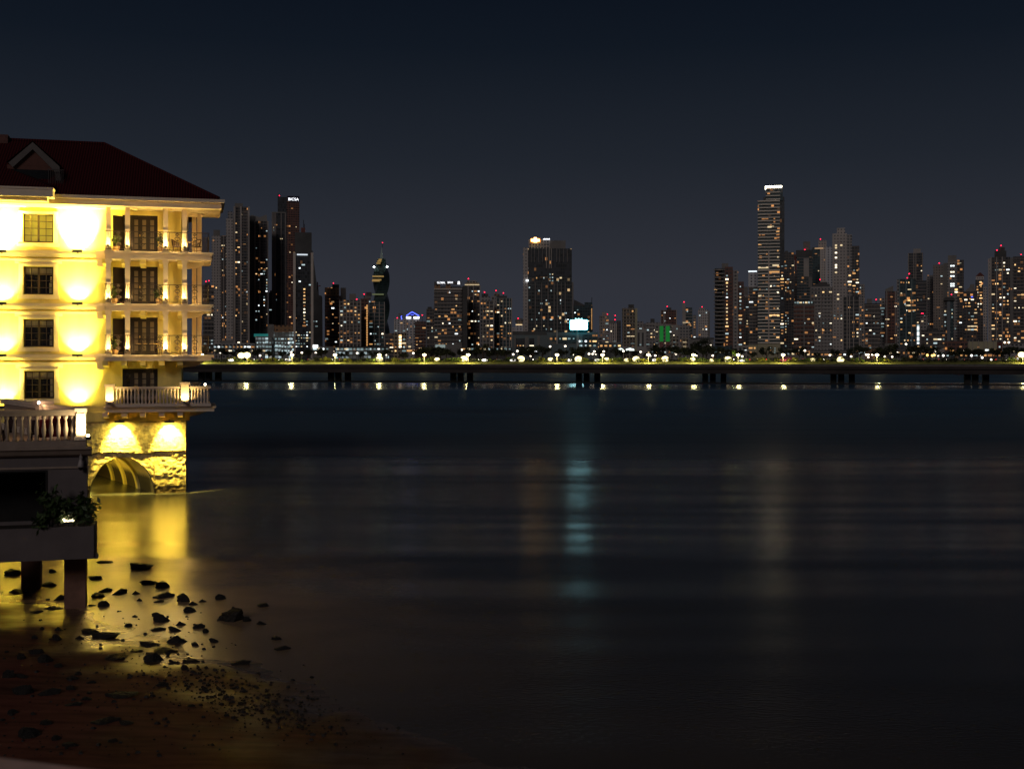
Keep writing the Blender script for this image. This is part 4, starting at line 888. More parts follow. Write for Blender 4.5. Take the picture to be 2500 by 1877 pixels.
def lettering(txt, t, px0, px1, py0, py1, m, y=-.62, parent=None):
    c = bpy.data.curves.new('lettering', 'FONT'); c.body = txt; c.align_x = 'CENTER'; c.align_y = 'CENTER'; c.extrude = .06; c.size = 1
    o = link('lettering', c, parent or t.o); c.materials.append(m); bpy.context.view_layer.update()
    w, h = max(o.dimensions.x, .01), max(o.dimensions.y, .01)
    o.rotation_euler = (R(90), 0, 0); o.location = (t.x((px0 + px1) / 2), y, t.z((py0 + py1) / 2))
    o.scale = (abs(t.x(px1) - t.x(px0)) / w, (t.z(py0) - t.z(py1)) / h, 1)
    me = bpy.data.meshes.new_from_object(o.evaluated_get(bpy.context.evaluated_depsgraph_get())); me.materials.clear(); me.materials.append(m)
    n = link('lettering', me, parent or t.o, o.location); n.rotation_euler = o.rotation_euler; n.scale = o.scale
    bpy.data.objects.remove(o); n.name = 'lettering'; return n
M_sign = em('white_sign', (.92, .95, 1), 2.2)
lettering('BICSA', t, 704, 729, 484, 490.5, M_sign)
t = simple(OT, 'slim dark glass tower with vertical ribs left of the sign tower', 'office tower', 664, 697, 519, 1500, 'black', 10, .3, bot=790); t.pilasters([664.5, 667, 670, 673, 686.5, 696.5], 518.5, None, 'dark', 1.1, .8); t.box('roof_edge', 665, 697.5, 518, 'plain', 520.5, -1, 2)
t = simple(OT, 'dark glass tower in a pale frame with a lit line under its upper block', 'office tower', 718, 763, 617, 1250, 'black', 12, .4, [('upper_block', 720, 761, 567, 'plaindk', 617.2, 3), ('penthouse', 735, 745, 555, 'reddark', 567.2, 5)], bot=830)
t.pilasters([718.8, 762], 616.8, None, 'pale', 2.6, 1.4); t.windows(26, 738, 748, 700, 800, 1.0, 3, bay=2.4); t.windows(40, 719, 760, 806, 850, .06, 8, bay=2.6, fh=3)
MB().box(t.x(725), t.x(751), -1.2, -.1, t.z(623.5), t.z(620.5)).build('light_strip', em('pale_strip', (.8, .9, 1), .8), t.o)
MB().tube([(t.x(741), 8, t.z(555)), (t.x(741), 8, t.z(535))], .3, 4).tube([(t.x(743.5), 8, t.z(555)), (t.x(743.5), 8, t.z(545))], .3, 4).build('antenna', M_iron, t.o)
t = Tower('sloped_tower', 'black tower with a steep sloping side behind the pale framed tower', 'office tower', 745, 790, 1700)
MB().prism([(t.x(740), 0), (t.x(788), 0), (t.x(787), t.z(727)), (t.x(785), t.z(722)), (t.x(779), t.z(721)), (t.x(775), t.z(707)), (t.x(763), t.z(612)), (t.x(740), t.z(612))], 0, 30).build('body', ST['plaindk'], t.o)
MB().tube([(t.x(777), 5, t.z(720)), (t.x(775), 5, t.z(688))], .8, 4).tube([(t.x(769), 5, t.z(700)), (t.x(783), 5, t.z(697))], .6, 4).build('roof_crane', ST['reddark'], t.o); t.windows(5, 763, 776, 780, 800, .1, 2)
simple('parking_building', 'brick topped garage with rows of white lit decks', 'garage', 669, 717, 811, 1050, 'garage', 60, .05, [('upper_floors', 670, 716, 794, 'brick', 811.2, 1), ('corner_block', 655, 668.9, 792, 'plain', None, 1)], bay=2.4)
simple('parking_building', 'low white lit garage left of the brick topped one', 'garage', 624, 664, 823, 1040, 'garage', 50, .05, [('roof_rail', 625, 663, 821, 'plain', 823.2, 1)], bay=2.4)
simple('low_building', 'low dark podium with red and white lights under the left towers', 'building', 520, 622, 838, 1060, 'grey', 40, .45, [('roof_block', 540, 570, 831, 'plain', 838.2, 3)])
# --- between the left cluster and the bank
simple(AT, 'reddish apartment tower with glowing brick crown', 'apartment tower', 793, 832, 722, 1350, 'brown', 30, .7, [('crown', 793, 828, 702, 'brick', 722.2, 0), ('penthouse', 811, 828, 694, 'plaindk', 702.2, 3), ('wing', 832.05, 845, 702, 'plain', None, 4)], [(814, 691)], ('dark', 4.2))
simple(AT, 'grid fronted tower with many amber windows beside the reddish one', 'apartment tower', 829, 881, 733, 1150, 'dark', 40, .8, [('penthouse', 853, 869, 717, 'plain', 733.2, 3)], [(860, 724), (871, 730)], ('slab', 3.6), ('slab', [829.5, 838, 846, 854, 863, 872, 880.5]))
t = simple(AT, 'glass fronted tower before the twisted tower', 'apartment tower', 900, 939, 737, 1200, 'teal', 22, .35, [('wing', 880, 899.9, 729, 'brown', None, 2), ('penthouse', 888, 905, 722, 'plain', 729.2, 4), ('penthouse', 893, 907, 713, 'plaindk', 722.2, 5)], [(889, 718), (890, 731)], ('dark', 3.8), ('slab', [900.5, 914, 926, 938.5]))
t.windows(14, 898, 916, 729, 741, .5, 4, front=-.2, fh=3)
for k in range(24): o = link('lit_window', WMESH[0], t.o, (t.x(896), 1.9, t.z(746 + 4.2 * k))); o.scale = (1.3, 1, 1.2)
t = Tower('twisted_tower', 'spiral twisted dark green tower with pointed spire', 'tower', 910, 952, 1700)
b = MB(); NF = 58; zt = t.z(630); z0 = 0
M_tw = [pm('green_glass', (.018, .035, .035), .3, .4, .2), pm('green_glass_edge', (.06, .10, .09), .5, .3, .2)]
be = MB()
def sq(ang, r): return [(r * math.cos(ang + math.pi / 2 * k), r * math.sin(ang + math.pi / 2 * k)) for k in range(4)]
hF = (zt - z0) / NF
for f_ in range(NF):
    u = f_ / NF; r = 12.3; 
    if u > .84: r *= 1 - .55 * ((u - .84) / .16) ** 1.4
    ang = .35 + u * 5.6
    for bb, s_, lo, hi in ((b, .97, 0, .8), (be, 1.0, .8, 1.0)):
        c = sq(ang, r * s_); za, zb_ = z0 + f_ * hF + hF * lo, z0 + f_ * hF + hF * hi - .01
        bb.hexa([(x_, y_ + 14, za) for x_, y_ in c] + [(x_, y_ + 14, zb_) for x_, y_ in c])
b.build('twisted_floors', M_tw[0], t.o); be.build('floor_edges', M_tw[1], t.o)
sx = t.x(932); MB().hexa([(sx - 2.6, 11, zt), (sx + 1.8, 11, zt), (sx + 1.8, 15, zt), (sx - 2.6, 15, zt), (sx - .4, 13, t.z(603)), (sx + .1, 13, t.z(603)), (sx + .1, 13.4, t.z(603)), (sx - .4, 13.4, t.z(603))]).build('spire', pm('pale_spire', (.35, .45, .42), .5), t.o)
t.beacon(934, 592, 1.0, 604)
M_fl = em('cold_floodlight', (.85, 1, .97), 14)
for px, py in ((913, 652), (945, 651)):
    MB().ball((t.x(px), 2, t.z(py)), 1.3, 1.0, 1.3, 8, 5).build('floodlight', M_fl, t.o); MB().tube([(t.x(px), 2, t.z(py)), (t.x(929), 12, t.z(py))], .2, 4).build('floodlight_arm', M_iron, t.o)
M_band = em('amber_band', (.62, .40, .13), .32)
for x0, x1, py, in ((924, 932, 632), (921, 931, 636), (919, 929, 641), (909, 937, 673), (909, 931, 681.5), (908, 927, 684), (909, 937, 717)):
    MB().box(t.x(x0), t.x(x1), 1.2, 3.5, t.z(py + 3.4), t.z(py)).build('lit_band', M_band if py != 717 else em('green_band', (.35, .42, .2), .15), t.o)
simple('apartment_block', 'low dark block right of the twisted tower base', 'building', 940, 961, 814, 1100, 'dark', 10, .7, slab=('dark', 3.6))
t = simple('apartment_block', 'tan low block with a lit stair column', 'building', 960, 992, 813, 1080, 'tan', 12, .6)
for k in range(8): o = link('lit_window', WMESH[3 if k % 2 else 1], t.o, (t.x(977), -.1, t.z(819 + 3.9 * k))); o.scale = (2.4, 1, 1.3)
simple('apartment_block', 'pale block left of the blue roofed tower', 'building', 962, 991, 779, 1600, 'white', 14, .4, [('penthouse', 973, 983, 765, 'plain', 779.2, 3)], [(970, 776)], pil=('pale', [964, 980, 990]))
t = simple(OT, 'pale tower topped by a blue neon gable', 'office tower', 991, 1024, 778, 1500, 'white', 14, .4, [], [(1031, 769, 1.2, 790)], pil=('pale', [992, 1008, 1023]))
nb = em('blue_neon', (.08, .12, 1), 3.0)
b = MB(); b.tube([(t.x(992), -.5, t.z(771)), (t.x(1006), -.5, t.z(761.5)), (t.x(1023), -.5, t.z(771))], .55, 5); b.box(t.x(1003), t.x(1010), -.8, -.3, t.z(769), t.z(768)); b.build('blue_neon_gable', nb, t.o)
MB().prism([(t.x(992.5), t.z(772)), (t.x(1006.5), t.z(762.3)), (t.x(1022.5), t.z(772))], -.1, 8).build('gable', ST['plaindk'], t.o); MB().tube([(t.x(981), -.5, t.z(780)), (t.x(979.5), -.5, t.z(773)), (t.x(981), -.5, t.z(771))], .5, 5).build('blue_neon_mark', nb, t.o)
MB().box(t.x(991.5), t.x(1003.5), -1.2, -.1, t.z(778), t.z(773.2)).box(t.x(1009.5), t.x(1024), -1.2, -.1, t.z(778), t.z(773.2)).build('lit_parapet', em('white_parapet', (.95, .97, 1), 2.0), t.o)
simple('apartment_block', 'dark brown block right of the blue gabled tower', 'building', 1013, 1040, 785, 1250, 'brown', 12, .8, slab=('dark', 3.6))
simple('apartment_block', 'small pale block below the blue gabled tower', 'building', 992, 1008, 833, 1020, 'conc', 4, .4)
simple(AT, 'narrow dark striped tower left of the bank tower', 'apartment tower', 1041, 1060, 754, 1250, 'dark', 12, .5, [('penthouse', 1044, 1054, 749, 'plaindk', 754.2, 3)], slab=('dark', 3.7))
# --- the bank group
t = simple('bank_tower', 'striped bank tower with white rooftop letters and orange lit roof', 'bank tower', 1060, 1127, 705, 1200, 'dark', 42, .75, [('side_wing', 1127.05, 1141, 700, 'plaindk', None, 2), ('roof_house', 1060.5, 1075, 695, 'brick', 705.2, 2), ('roof_house', 1088, 1100, 694, 'brick', 705.2, 2), ('roof_house', 1076, 1126, 699, 'plain', 705.2, 6)], slab=('slab', 3.7))
MB().box(t.x(1060), t.x(1127), 1, 1.6, t.z(695), t.z(687.5)).build('sign_panel', pm('sign_grey', (.10, .09, .10), .6), t.o); MB().box(t.x(1059.5), t.x(1128), -1.1, -.75, t.z(707.5), t.z(704.3)).build('roof_edge', M_slabl, t.o)
lettering('GLOBAL', t, 1067, 1087, 688, 692.5, M_sign, .85); lettering('BANK', t, 1093, 1106, 687.5, 692, M_sign, .85)
b = MB(); x, z = t.x(1120), t.z(690.5); b.box(x - 1.3, x + 1.3, .6, .9, z - 1.4, z - .9).box(x - 1.1, x + 1.1, .6, .9, z - .6, z - .2).box(x - 1.1, x + 1.1, .6, .9, z + .1, z + .5).prism([(x - 1.2, z + .8), (x + 1.2, z + .8), (x + .7, z + 1.5), (x - .7, z + 1.5)], .6, .9); b.build('bank_emblem', M_sign, t.o)
simple('low_building', 'low lit pavilion at the foot of the bank tower', 'building', 1060, 1128, 840, 1050, 'plain', 0, .3, [('front_hall', 1063, 1087, 841.5, em('pale_hall', (.5, .62, .6), .30), 849, -2)])
t = simple(AT, 'dark tower with a lamp ringed domed crown right of the bank', 'apartment tower', 1141.05, 1173, 697, 1250, 'dark', 30, .55, [('crown', 1136, 1170, 690, 'tan', 697.2, 2), ('penthouse', 1140, 1164, 684, 'grey', 690.2, 4), ('wing', 1129, 1141, 698, 'plaindk', None, 1)], [(1143.5, 680, 1.4, 685)], pil=('slab', [1143, 1156, 1172]), bay=2.8)
for k in range(12): o = link('lit_window', WMESH[2], t.o, (t.x(1136 + 3 * k), -.3, t.z(695.5))); o.scale = (.9, 1, .9)
simple(AT, 'twin dark tower with a bare dome left of its taller sister', 'apartment tower', 1174, 1206, 735, 1150, 'dark', 30, .75, [('upper_floors', 1174, 1196, 724, 'grey', 735.2, 2), ('dome_base', 1176, 1192, 717, 'plaindk', 724.2, 4)], [(1183, 713)], ('slab', 3.7), ('slab', [1179, 1187, 1195, 1205]))
t = simple(AT, 'teal tinged twin tower with two red beacons', 'apartment tower', 1211, 1249.5, 728, 1180, 'teal', 34, .7, [('core', 1199, 1210.9, 722, 'grey', None, 2), ('crown', 1213, 1238, 722, 'plaindk', 728.2, 3), ('lantern', 1206, 1220, 716, 'tan', 722.2, 5)], [(1211, 709, 1.3, 716), (1229, 715, 1.3, 722)], ('teal', 3.7), ('slab', [1212, 1220, 1228, 1236, 1244, 1249]))
t = simple('hotel_block', 'small pale building with a warm lit domed cap', 'building', 1258, 1277, 794, 1500, 'white', 8, .8, [('cap', 1261, 1276, 783, 'tan', 794.2, 2), ('wing', 1249, 1258, 799, 'pink', None, 3)], [(1265, 777)])
MB().box(t.x(1259), t.x(1275), 1.2, 1.9, t.z(794), t.z(791.5)).build('lit_cornice', em('cream_cornice', (1, .72, .4), .9), t.o); MB().ball((t.x(1268), 8, t.z(783)), 5.5, 5, 3.5, 12, 8).build('dome', ST['plain'], t.o)
# --- the broad black tower and its podium
t = simple(OT, 'broad black tower with an orange cross shaped sign on its roof', 'office tower', 1289.05, 1396, 607, 1300, 'office', 70, .12, [('service_shaft', 1277, 1289, 604, 'conc', None, .5), ('side_wing', 1396.05, 1400, 689, 'plain', None, .5), ('roof_block', 1291, 1343, 585, 'grey', 607.2, 3), ('roof_block', 1343.05, 1381, 587, 'plain', 607.2, 2)], bot=808, bay=2.6)
t.box('blank_upper_glass', 1290, 1395.5, 609, 'black', 676, -.3, .25); t.windows(24, 1340, 1352, 660, 690, .1, 6, front=-.3, bay=2.4)
t.pilasters([1297, 1305, 1315, 1324, 1359, 1366, 1376, 1385], 607.5, 640, 'dark', .5, .5, -.3); t.pilasters([1334, 1341, 1346], 607.2, 655, 'slab', 1.0, .8, -.3); t.pilasters([1307, 1322, 1338, 1353, 1361, 1370, 1380], 690, 808, 'dark', .7, .6)
b = MB(); x, z = t.x(1307), t.z(586.5); k = t.k
b.box(x - 10.5 * k, x + 10.5 * k, .9, 2.2, z - 3 * k, z + 3 * k).box(x - 3.5 * k, x + 3.5 * k, .9, 2.2, z + 3 * k, z + 7 * k).box(x - 4.5 * k, x + 4.5 * k, .9, 2.2, z - 5 * k, z - 3 * k)
b.build('orange_cross_sign', em('orange_sign', (1, .62, .22), 6, True), t.o); MB().box(x - 12 * k, x + 12 * k, 2.25, 2.9, z - 5.5 * k, z + 5 * k).build('sign_halo', em('orange_halo', (.9, .32, .04), .35), t.o)  # halo around the sign built as a glowing panel behind it
b = MB()
for j in range(6): b.box(t.x(1326 + j * 2.8), t.x(1328 + j * 2.8), 1.0, 1.5, t.z(585), t.z(583 - (j % 2)))
b.build('roof_sign', M_sign, t.o); MB().box(t.x(1284), t.x(1290), -1.5, -.35, t.z(687), t.z(683)).build('shaft_light', em('shaft_white', (.9, .97, 1), 2.5), t.o)
t = simple('hotel_block', 'sloped roof hotel block with a string of lights behind the billboard', 'building', 1400, 1447, 747, 1500, 'teal', 14, .6, [('tower_block', 1427, 1446, 738, 'teal', 747.2, 2)])
MB().prism([(t.x(1400), t.z(747) + .02), (t.x(1427), t.z(747) + .02), (t.x(1427), t.z(744)), (t.x(1401), t.z(731))], 2, 16).build('sloping_roof', ST['plaindk'], t.o)
for k_ in range(18): o = link('lit_window', WMESH[0], t.o, (t.x(1444.5), -.2, t.z(754 + 2.9 * k_))); o.scale = (1.1, 1, .8)
MB().tube([(t.x(1445), 6, t.z(738)), (t.x(1445), 6, t.z(726))], .35, 4).build('antenna', M_iron, t.o)
M_mall = pm('teal_grey_cladding', (.13, .155, .165), .7, .15, .05)
t = Tower('shopping_mall', 'low grey mall with lettered entrance sign', 'mall', 1250, 1336, 960)
t.box('body', 1250, 1336, 818, M_mall); t.box('roof_storey', 1251, 1335, 809, 'plaindk', 817.9, 1, 20)
for x0, x1 in ((1260, 1281), (1292, 1304)): t.box('entrance_bay', x0, x1, 826, 'black', 849, -.4, .35); t.windows(8, x0, x1, 836, 848, .95, x0, bay=2.2, fh=2.4, front=-.5)
t.box('frame', 1255, 1259, 820, 'plain', 850, -.6, .5); t.box('frame', 1312, 1318, 820, 'plain', 850, -.6, .5); t.box('frame', 1282, 1290, 822, 'plain', 850, -.6, .5)
sgn = t.box('sign_board', 1287, 1313, 851, 'plaindk', 858.6, -6, .3); lettering('BALI', t, 1288, 1301, 852, 856, M_sign, -6.2); MB().box(t.x(1299), t.x(1312), -6.2, -6.05, t.z(858.3), t.z(856.6)).build('sign_bar', M_sign, t.o)
t = Tower('shopping_mall', 'low teal glass mall carrying the glowing billboard', 'mall', 1335.1, 1460, 950)
t.box('body', 1335.1, 1460, 811, M_mall); t.box('glass_front', 1348, 1407, 820, 'teal', 838, -.4, .35); t.box('glass_front', 1422, 1458, 817, 'teal', 842, -.4, .35); t.box('pier', 1358, 1362, 806, 'plainlt', 840, -1, .9); t.box('pier', 1408, 1413, 811.5, 'plainlt', 850, -1, .9)
t.windows(16, 1340, 1406, 828, 834, .2, 3, fh=4, front=-.5); t.windows(18, 1414, 1457, 823, 850, .1, 5, front=-.5); t.windows(5, 1413, 1421, 820, 850, .0, 6, front=-.1)
t2 = Tower('billboard', 'glowing white screen billboard with cyan rim on a pole', 'billboard', 1392, 1434, 945)
MB().box(t2.x(1408.3), t2.x(1410.7), .5, 1.3, t2.z(812), t2.z(804)).build('pole', ST['plainlt'], t2.o); 
def rounded(x0, x1, z0, z1, r):
    p = []
    for cx_, cz_, a0 in ((x1 - r, z1 - r, 0), (x0 + r, z1 - r, 90), (x0 + r, z0 + r, 180), (x1 - r, z0 + r, 270)):
        p += [(cx_ + r * math.cos(R(a0 + 22.5 * i)), cz_ + r * math.sin(R(a0 + 22.5 * i))) for i in range(5)]
    return p
MB().prism(rounded(t2.x(1391), t2.x(1435), t2.z(806), t2.z(780.5), .9), 0, 1.0).build('rim', em('cyan_rim', (.01, .50, .62), 3.0, True), t2.o)
MB().prism(rounded(t2.x(1392), t2.x(1434), t2.z(805), t2.z(781.5), .8), -.3, -.01).build('screen', em('billboard_screen', (.45, .92, 1), 7.0, True), t2.o)
b = MB()
for j in range(7): b.box(t2.x(1404 + j * 2.6), t2.x(1406 + j * 2.6), .1, .5, t2.z(780.4), t2.z(776.5 + (j * 7 % 3)))
b.box(t2.x(1404), t2.x(1422), .2, .4, t2.z(780.4), t2.z(779.2)); b.build('top_lettering', em('cyan_letters', (.4, .95, 1), 2.2), t2.o)
# --- the low middle
simple(AT, 'pale slab lit greenish right of the billboard', 'apartment tower', 1470, 1486, 768, 1350, 'warmlit', 16, .5, [('penthouse', 1470, 1480, 762, 'plainlt', 768.2, 2), ('wing', 1463, 1469.9, 771, 'grey', None, 2)], [(1483, 767, 1, 769)])
simple('apartment_block', 'low striped block below the greenish slab', 'building', 1458, 1469, 823, 1100, 'dark', 4, .3, slab=('slab', 3.2))
simple(AT, 'grey block with three white vertical ribs', 'apartment tower', 1487, 1505, 790, 1250, 'grey', 10, .3, [('penthouse', 1487, 1501, 782, 'plain', 790.2, 3), ('wing', 1505.05, 1516, 783, 'dark', None, 3)], [(1502, 770, 1.1, 783), (1501.5, 780, 1)], pil=('pale', [1490, 1495, 1500, 1505]))
t = simple(AT, 'brown grid fronted tower with a cluttered rooftop', 'apartment tower', 1519, 1550, 752, 1150, 'tan', 14, .75, [('side_wall', 1550.05, 1556, 753, 'beige', None, 0), ('penthouse', 1534, 1548, 743, 'plaindk', 752.2, 4)], slab=('dark', 3.4)); t.box('lit_base', 1519, 1550, 845, 'warmlit', 858, -.9, .1)
t = Tower('office_block', 'blank pale slab with two black vertical stripes', 'office block', 1555.1, 1577, 1080)
t.box('body', 1555.1, 1577, 803, 'plainlt'); t.box('dark_stripe', 1556.5, 1561.5, 812, 'plaindk', 846, -.2, .15); t.box('dark_stripe', 1567, 1571.5, 812, 'plaindk', 846, -.2, .15); t.windows(3, 1558, 1568, 842, 847, 0, 3)
simple('apartment_block', 'dark block rising behind the blank pale slab', 'building', 1556.5, 1571, 785, 1300, 'grey', 8, .2, [('rear_block', 1571.05, 1580, 790, 'plain', None, 2)])
simple('apartment_block', 'grey block with white roof lamps and a dark roof hut', 'building', 1577, 1612, 787, 1180, 'grey', 22, .5, [('penthouse', 1588, 1598, 778, 'plaindk', 787.2, 3)], slab=('dark', 3.6))
t = simple('apartment_block', 'low block hung with two bright green banners', 'building', 1598, 1640, 791, 1100, 'grey', 10, .4, slab=('slab', 3.4))
M_ban = pm('green_banner', (.02, .45, .05), .7, .25, .4); M_ban.node_tree.nodes['Principled BSDF'].inputs['Emission Color'].default_value = (.01, .16, .03, 1); M_ban.node_tree.nodes['Principled BSDF'].inputs['Emission Strength'].default_value = .45; M_ban.cycles.emission_sampling = 'NONE'
for x0, x1 in ((1610.5, 1619.5), (1625.5, 1635)): t.box('banner', x0, x1, 796, M_ban, 834, -1.2, .1); t.box('banner_head', x0, x1, 791.5, 'plainlt', 795.8, -1.2, .15); t.box('banner_foot', x0, x1, 834.2, pm('banner_art', (.25, .10, .10), .8, .6, 1.5), 850, -1.2, .1)
simple(AT, 'dark brown tower with amber lights behind the green banners', 'apartment tower', 1613, 1652, 757, 1500, 'brown', 26, .6, [('penthouse', 1628, 1639, 751, 'plaindk', 757.2, 3)], [(1629, 748, 1.2, 751)], pil=('slab', [1613.5, 1620, 1623, 1651.5]))
simple('apartment_block', 'pale windowless block right of the green banners', 'building', 1641, 1657, 793, 1300, 'plainlt', 4, .4, [('wing', 1657.05, 1685, 794, 'grey', None, 1)], slab=None)
t = simple(AT, 'grey glass tower with a thin raised shaft and red beacon', 'apartment tower', 1674, 1690, 751, 1450, 'teal', 12, .2, [('shaft', 1666, 1673.9, 740, 'plainlt', None, -.5)], [(1670, 737, 1.3, 740)], ('slab', 3.8))
t.box('lit_ledge', 1667, 1684, 787, em('ledge_cream', (1, .8, .5), .8), 788, -1, .5)
simple(AT, 'slim dark tower beside the raised shaft tower', 'apartment tower', 1691, 1700, 769, 1700, 'grey', 10, .3)
simple('apartment_block', 'tan low block among the trees in the middle distance', 'building', 1638, 1656, 821, 1000, 'tan', 10, .5, slab=('slab', 3.4)); simple('apartment_block', 'second low tan block, right of the first among the trees', 'building', 1663, 1680, 824, 1000, 'tan', 10, .4, slab=('slab', 3.4))
simple(AT, 'pale pink residential tower standing alone with a red beacon', 'apartment tower', 1704, 1729, 756, 1500, 'pink', 16, .6, [('penthouse', 1708, 1721, 751, 'plainlt', 756.2, 2), ('side', 1729.05, 1733, 760, 'plain', None, 2)], [(1714, 749, 1.1, 751)])
simple('exhibition_hall', 'plain long grey hall beside the rounded dark tower', 'hall', 1681, 1742, 829, 1100, 'plain', 3, .3, [('roof', 1687, 1743, 824, 'plaindk', 829.2, 3)], bot=846, depth=40)
t = simple('low_building', 'long low roofed arcade with bright white tents', 'building', 1462, 1518, 836, 1000, 'plaindk', 26, .7, bot=850); M_tent = em('lit_tent', (.85, 1, .92), 1.5)
for x0, x1 in ((1508, 1522), (1527, 1548)): MB().prism([(t.x(x0), t.z(856)), (t.x(x1), t.z(856)), (t.x(x1 - 1), t.z(852)), (t.x((x0 + x1) / 2), t.z(849.5)), (t.x(x0 + 1), t.z(852))], -12, -6).build('lit_tent', M_tent, t.o)
# --- the round dark tower and the tallest tower
t = Tower(AT, 'rounded dark balconied tower left of the tallest tower', 'apartment tower', 1742, 1795, 1150)
t.box('body', 1745, 1770, 655, 'black'); t.slabs(1742, 1770, 653, None, 3.7, 'slab', .5, .9, True, bulge=4.5); t.box('core', 1770.05, 1789, 652, 'brown', None, -1, 20); t.box('penthouse', 1762, 1778, 642, 'plain', 655, 5, 10); t.box('upper_wing', 1789.05, 1802, 660, 'grey', None, 3, 18); t.box('rear_wing', 1802.05, 1816, 688, 'brown', None, 1.5, 18)
t.windows(40, 1770.5, 1779, 662, 855, .6, 3, front=-1, bay=2.4); t.windows(24, 1803, 1812, 690, 855, .25, 4, front=1.5, bay=2.6); t.windows(6, 1743, 1769, 690, 720, 1, 8, front=-.6, wide=1)
simple(AT, 'domed narrow block lit yellow behind the rounded tower', 'apartment tower', 1814, 1828, 720, 1500, 'dark', 12, .9, [('dome_block', 1815, 1826, 700, 'plain', 720.2, 3), ('lit_floor', 1815, 1828, 720.5, 'warmlit', 726, -.3)])
simple(AT, 'white capped dark tower tucked left of the tallest tower', 'apartment tower', 1828, 1850, 700, 1350, 'dark', 10, .4, [('white_cap', 1827, 1849, 664, 'white', 700.2, 0), ('lit_cap', 1827, 1848, 661, em('cold_cap', (.85, .95, 1), 1.2), 664.2, -.3)], slab=('slab', 3.8))
t = Tower('skyscraper', 'tallest balconied skyscraper with a glowing ring at its top', 'skyscraper', 1850, 1904, 1300)
t.box('body', 1850, 1904, 490, 'teal'); t.box('dark_side', 1904.05, 1915, 481, 'black', None, 2, 22); t.box('upper_block', 1870, 1911, 461, 'teal', 490.2, 1, 18); t.box('left_step', 1864, 1869.9, 480, 'plaindk', 490.2, 4, 10)
t.slabs(1850, 1877, 489, 838, 3.6, 'tall', .7, 1.35, False, bulge=1.2); t.slabs(1877.3, 1904, 489, 838, 3.6, 'tall', .7, 1.35, False, bulge=1.2); t.slabs(1870, 1905, 466, 488, 3.8, 'tall', .3, 1.1, False)
t.pilasters([1877], 610, 838, 'pale', 1.2, 1.6); t.box('podium', 1849, 1905, 839.5, 'beige', None, -2, 26)
for j, (x0, x1) in enumerate(((1879, 1884), (1889, 1895))):
    t.windows(18, x0, x1, 845, 864, .1, j, bay=1.6, fh=2.4, front=-2)
t.box('crown_base', 1871, 1910, 458.3, 'warmlit', 461.1, 1.5, 16); t.box('crown_light', 1868, 1909, 454, em('crown_white', (1, .93, .70), 9, True), 458.2, .6, 17); t.pilasters([1870, 1880, 1890, 1900, 1909], 461, 471, 'pale', .4, .6, 1)
t.windows(40, 1878, 1903, 520, 836, .97, 5, front=-1.4, wide=.7); t.windows(24, 1851, 1876, 520, 836, .9, 6, front=-1.4, wide=.5)
for py, x0, x1, k_ in ((652, 1851, 1876, 2), (663, 1878, 1903, 0), (769, 1878, 1903, 1), (647, 1886, 1903, 2), (553, 1874, 1892, 2)):
    n_ = int((x1 - x0) / 3.1)
    for i in range(n_): o = link('lit_window', WMESH[k_], t.o, (t.x(x0 + 1.5 + i * 3.1), -1.5, t.z(py + 1.5))); o.scale = (1.25, 1, 1.6)
t.windows(26, 1905, 1914, 640, 850, .45, 7, front=2, bay=2.4)
simple(AT, 'dark tower with scattered white lights right of the tallest', 'apartment tower', 1915.1, 1939, 616, 1500, 'dark', 46, .35, [('penthouse', 1916, 1924, 612, 'plaindk', 616.2, 3)], bay=2.6)
simple(AT, 'dark red topped tower in the crowd right of the tallest', 'apartment tower', 1927, 1946, 660, 1650, 'dark', 10, .5, [('red_top', 1927, 1945, 622, 'reddark', 660.2, 0), ('pale_panel', 1932, 1941, 636, 'conc', 662, -1)], [(1928, 619, 1.2, 622)])
t = simple(AT, 'dark tower with an unlit white blank panel and a roof block', 'apartment tower', 1946.1, 1983, 627, 1550, 'teal', 16, .3, [('upper_floors', 1943, 1983, 610, 'plaindk', 627.2, 3), ('roof_block', 1961, 1978, 589, 'plain', 610.2, 6)], [(1965, 609, 1.2)], ('dark', 3.8)); t.box('blank_panel', 1962, 1975, 631, 'plainlt', 676, -1.2, .3); t.box('blank_panel', 1974, 1983, 676.2, 'plain', 702, -1.2, .3)
t = simple('office_block', 'wide dark red office block with a pale lit top row', 'office block', 1938, 1990, 745, 1050, 'brown', 14, .8, slab=('dark', 3.6), pil=('dark', [1963, 1989])); t.windows(18, 1938, 1985, 738, 745, .05, 7, fh=4, bay=2.2); t.box('roof_floor', 1939, 1988, 736, 'plaindk', 744.9, .5, 15)
simple(AT, 'deep teal dark tower with few lights behind the beige one', 'apartment tower', 1982, 2002, 604, 1700, 'teal', 8, .6)
t = simple(AT, 'ribbed pinkish tower with a floodlit top and red beacon', 'apartment tower', 2002.1, 2031, 606, 1600, 'pink', 12, .3, [('penthouse', 1998, 2018, 586, 'conc', 606.2, 3), ('wing', 2016, 2031.5, 603, 'white', None, -1)], [(2003, 583, 1.2, 586)], pil=('pale', [2003, 2009, 2016]))
t.box('lit_terrace', 1989, 2010, 605, em('terrace_glow', (1, .6, .3), .35), 607.5, -1.2, 2)
t = Tower(AT, 'tall beige stepped tower with bright windows right of the crowd', 'apartment tower', 2032, 2068, 1350)
t.box('body', 2032, 2068, 570, 'conc'); t.box('penthouse', 2043, 2063, 556, 'conc', 570.2, 3, 12); t.box('dark_wing', 2068.05, 2080, 573, 'grey', None, 1, 20); t.box('low_wing', 2080.05, 2098, 601, 'dark', None, 2, 18)
